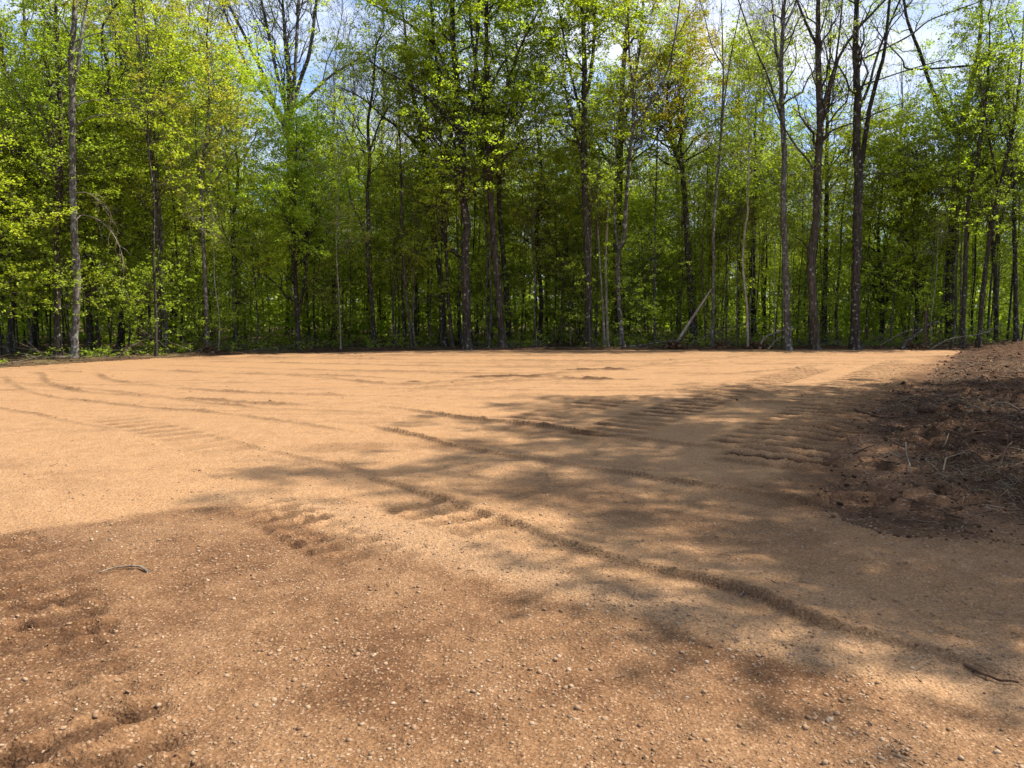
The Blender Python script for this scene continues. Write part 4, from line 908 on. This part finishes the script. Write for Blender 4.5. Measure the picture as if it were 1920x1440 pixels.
tag(link('gravel', build_mesh('gravel', Vp, Fp, [M['stone']], smooth=False)), 'loose tan pebbles scattered over the near part of the pad', kind='stuff')
for j in big:
    Vs, Fs = lumps(np.zeros((1, 3)), np.array([sz[j] * 1.1]), rng)
    o = link('stone', build_mesh('stone', Vs, Fs, [M['stone']], smooth=False)); o.location = (x[j], y[j], h[j] + sz[j] * .3)
    tag(o, 'small pale stone standing out among the gravel in the foreground', 'stone', 'larger stones in the foreground gravel')
# crumbs of soil: on the bank, along the far edge, in the patches on the pad
x1, y1 = fan_points(60000, 4, 31, .9, .8)
h1, mk1, d1, o1 = ground(x1, y1)
pr = np.where(d1 < .1, .95 * sstep(40, 3, y1), mk1['soil'] * .35)
kp = (rng.random(len(x1)) < pr) & ((x1 + (30 - y1) * .65 > 17.0) | (o1 < 1.5))
lx, ly = [], []
for pl, a_, w_, g_, st_ in LINES:
    L = np.concatenate([[0], np.cumsum(np.hypot(*np.diff(pl, axis=0).T))]); m_ = int(L[-1] * 55)
    t_ = rng.random(m_) * L[-1]
    lx.append(np.interp(t_, L, pl[:, 0]) + rng.normal(0, w_ * .9, m_)); ly.append(np.interp(t_, L, pl[:, 1]) + rng.normal(0, w_ * .9, m_))
lx, ly = np.concatenate(lx), np.concatenate(ly)
h3, mk3, d3, o3 = ground(lx, ly); k3 = (d3 > .1) & (rng.random(len(lx)) < (.1 + 1.2 * mk3['soil']) * sstep(17, 9, ly))
x1, y1, h1, d1 = np.concatenate([x1[kp], lx[k3]]), np.concatenate([y1[kp], ly[k3]]), np.concatenate([h1[kp], h3[k3]]), np.concatenate([d1[kp], d3[k3]])
s1 = np.clip(rng.lognormal(math.log(.013), .55, len(x1)), .004, .05) * np.clip(y1 / 14, .6, 1.5) * np.where(d1 > .1, .38, 1)
Vc, Fc = lumps(np.stack([x1, y1, h1 + s1 * .15], 1), s1, rng, (.35, .8), .6)
tag(link('soil_clods', build_mesh('soil_clods', Vc, Fc, [M['clod']], smooth=False)), 'loose crumbs and clods of dark soil on the bank', kind='stuff')
# dead grass and roots on the soil strip
n = 7500
x2, y2 = fan_points(n * 6, 4.5, 26, .8, .8)
h2, mk2, d2, o2 = ground(x2, y2)
tuft = fbm(x2 * .9, y2 * .9, 4, 301)
kp = (d2 < -.25) & (x2 + (30 - y2) * .65 > 17.3) & (rng.random(len(x2)) < sstep(-.15, .55, tuft + .35 * np.exp(-((x2 - 4.6) ** 2 + (y2 - 6.3) ** 2) / .9)))
x2, y2, h2 = x2[kp], y2[kp], h2[kp]; n = len(x2)
az = rng.uniform(0, 6.28, n); ln = rng.uniform(.06, .28, n) * np.clip(y2 / 8, .9, 1.6); s = np.linspace(0, 1, 4)
P = np.stack([x2, y2, h2], 1)[:, None] + np.stack([np.cos(az), np.sin(az), np.zeros(n)], 1)[:, None] * (ln[:, None] * s)[..., None]
P[..., 2] += (rng.uniform(.0, .35, n) * ln)[:, None] * np.sin(s * 3.0)[None] + .008
P += np.cumsum(rng.normal(0, .012, P.shape), 1)
tag(link('dead_grass', build_mesh('dead_grass', *tubes(P, np.repeat(rng.uniform(.0010, .0024, n)[:, None] * np.clip(y2 / 9, .8, 2)[:, None], 4, 1), 3), [M['straw']])), 'dry grass blades and fine roots littering the dark soil strip', kind='stuff')

def ground_stick(name, pts, r0, r1, label, cat, mat, lift=None, fork=0, group=None):
    xy = gpl(pts); hh, *_ = ground(xy[:, 0], xy[:, 1])
    n = len(xy); lift = lift if lift is not None else [0] * n
    rr = np.linspace(r0, r1, n)
    q = np.column_stack([xy, hh + rr * .7 + np.array(lift)]); base = q[0].copy()
    lrng = np.random.default_rng(int(abs(pts[0][0]) * 7 + pts[0][1]))
    (v, f), p, r = stem_mesh(q - base, rr, lrng, 7, False)
    sides = 7; e = len(v) - sides
    o = thing(name, base, label, cat, group)
    parts = [(v, f)]
    if fork:
        P2, R2 = spawn(p[None], r[None], fork, lrng, .35, .95, np.linalg.norm(q[-1] - q[0]) * .35, 35, 4, .05, .05, .5, .25, r1 * .5)
        parts.append(tubes(P2, R2, 4))
    link('stem', build_mesh('stem', *join(parts), [M[mat]]), o)
    tri = np.array([[0, (j + 1) % sides, j] for j in range(1, sides - 1)] + [[e, e + j, e + (j + 1) % sides] for j in range(1, sides - 1)])
    link('broken_end', build_mesh('broken_end', v[np.unique(tri)], np.unique(tri, return_inverse=True)[1].reshape(-1, 3), [M['dead']], smooth=False), o)
    return o
ground_stick('curved_stick', [(278, 1076), (272, 1071), (262, 1068), (245, 1067.5), (225, 1068.5), (205, 1071), (187, 1077)], .009, .0035, 'thin curved brown stick lying alone on the gravel at lower left', 'stick', 'dead', [.0, .006, .012, .014, .012, .006, .002])
ground_stick('pale_chip', [(1388, 1118), (1396, 1112), (1405, 1108)], .007, .003, 'small pale splinter of wood on the gravel band', 'splinter', 'dead', [.01, .02, .03])
ground_stick('half_buried_root', [(1808, 1256), (1822, 1263), (1838, 1272), (1855, 1279), (1872, 1286), (1890, 1289), (1908, 1290)], .008, .004, 'dark half-buried root lying in the gravel at lower right', 'root', 'root', [.0, .008, .01, .012, .01, .012, .014], 2)
ground_stick('dark_chip', [(1814, 1215), (1822, 1219), (1832, 1220), (1838, 1218)], .008, .004, 'short dark curled bark chip above the half-buried root', 'chip', 'root', [.0, .006, .008, .01])
ground_stick('dry_grass_stem', [(1718, 1260), (1735, 1253), (1752, 1250), (1775, 1248)], .0025, .0018, 'thin dry straw-coloured stem arched over the gravel at lower right', 'stem', 'straw', [.0, .012, .014, .004])
ground_stick('upright_twig', [(1697, 850), (1699, 868), (1703, 886), (1710, 898)], .009, .006, 'thin reddish twig standing up from the brown mound', 'twig', 'dead', [.09, .06, .03, .01])
ground_stick('pale_twig', [(1735, 872), (1748, 882), (1760, 893)], .008, .004, 'pale twig slanting down to the right on the dark soil', 'twig', 'straw', [.05, .03, .02], 1)
ground_stick('pale_twig', [(1768, 893), (1772, 880), (1778, 868), (1808, 872)], .008, .006, 'pale bent twig with a level top in the soil hollow', 'twig', 'straw', [.0, .04, .06, .05], 1)
ground_stick('pale_twig', [(1762, 840), (1772, 838), (1778, 830)], .007, .004, 'short pale curved twig on the soil above the hollow', 'twig', 'straw', [.01, .02, .05])
ground_stick('long_twig', [(1810, 776), (1830, 783), (1850, 790)], .012, .007, 'long brown twig lying aslant on the soil strip', 'twig', 'dead', [.04, .04, .02])
ground_stick('long_twig', [(1868, 768), (1890, 775), (1920, 788)], .010, .006, 'greyish twig near the right frame edge on the soil strip', 'twig', 'dead', [.02, .06, .03], 2)
ground_stick('leaning_root', [(1870, 905), (1874, 890), (1885, 872), (1896, 860)], .012, .006, 'dark bent root sticking out of the soil near the right edge', 'root', 'root', [.0, .06, .10, .14], 2)
ground_stick('sod_root', [(1602, 772), (1625, 778), (1660, 784), (1690, 783)], .02, .012, 'long dark root pressed into the track marks at the pad edge', 'root', 'root', [.02, .02, .02, .02])
# the dark chunk of wood on the soil
c = gp(1738, 776); zc = gz(*c)
Vw, Fw = lumps(np.zeros((1, 3)), np.array([.16]), np.random.default_rng(8), (.8, .9), .45)
o = link('wood_chunk', build_mesh('wood_chunk', Vw, Fw, [M['root']], smooth=False)); o.location = (c[0], c[1], zc + .06)
tag(o, 'dark angular chunk of wood lying on the soil beside the pad', 'chunk')
# twigs and scraps: thick on the soil strip, a few blown over the pad
rng = np.random.default_rng(88)
def scraps(name, x, y, lo, hi, mat, label):
    h, mk, d, o = ground(x, y); n = len(x)
    az = rng.uniform(0, 6.28, n); ln = rng.uniform(lo, hi, n) * rng.uniform(.4, 1, n); s = np.linspace(0, 1, 5)
    P = np.stack([x, y, h + .008], 1)[:, None] + np.stack([np.cos(az), np.sin(az), rng.uniform(0, .22, n)], 1)[:, None] * (ln[:, None] * s)[..., None]
    P += np.cumsum(rng.normal(0, .035, P.shape) * ln[:, None, None], 1)
    R = (ln * rng.uniform(.012, .03, n) + .0015)[:, None] * np.linspace(1, .45, 5)
    tag(link(name, build_mesh(name, *tubes(P, R, 5), [M[mat]])), label, kind='stuff')
x, y = fan_points(5200, 4.8, 27, .9, .8)
d = ground(x, y)[2]; k = (d < -.15) & (x + (30 - y) * .65 > 17.3)
scraps('soil_twigs', x[k][:520], y[k][:520], .12, .6, 'root', 'dark twigs and torn roots littering the soil strip')
scraps('pale_scraps', x[k][520:760], y[k][520:760], .06, .3, 'dead', 'pale splinters and broken sticks littering the soil strip')
x, y = fan_points(300, 3, 24, .8, .7); d = ground(x, y)[2]; k = d > .2
scraps('pad_scraps', x[k], y[k], .02, .09, 'root', 'tiny scraps of bark and root strewn over the gravel pad')
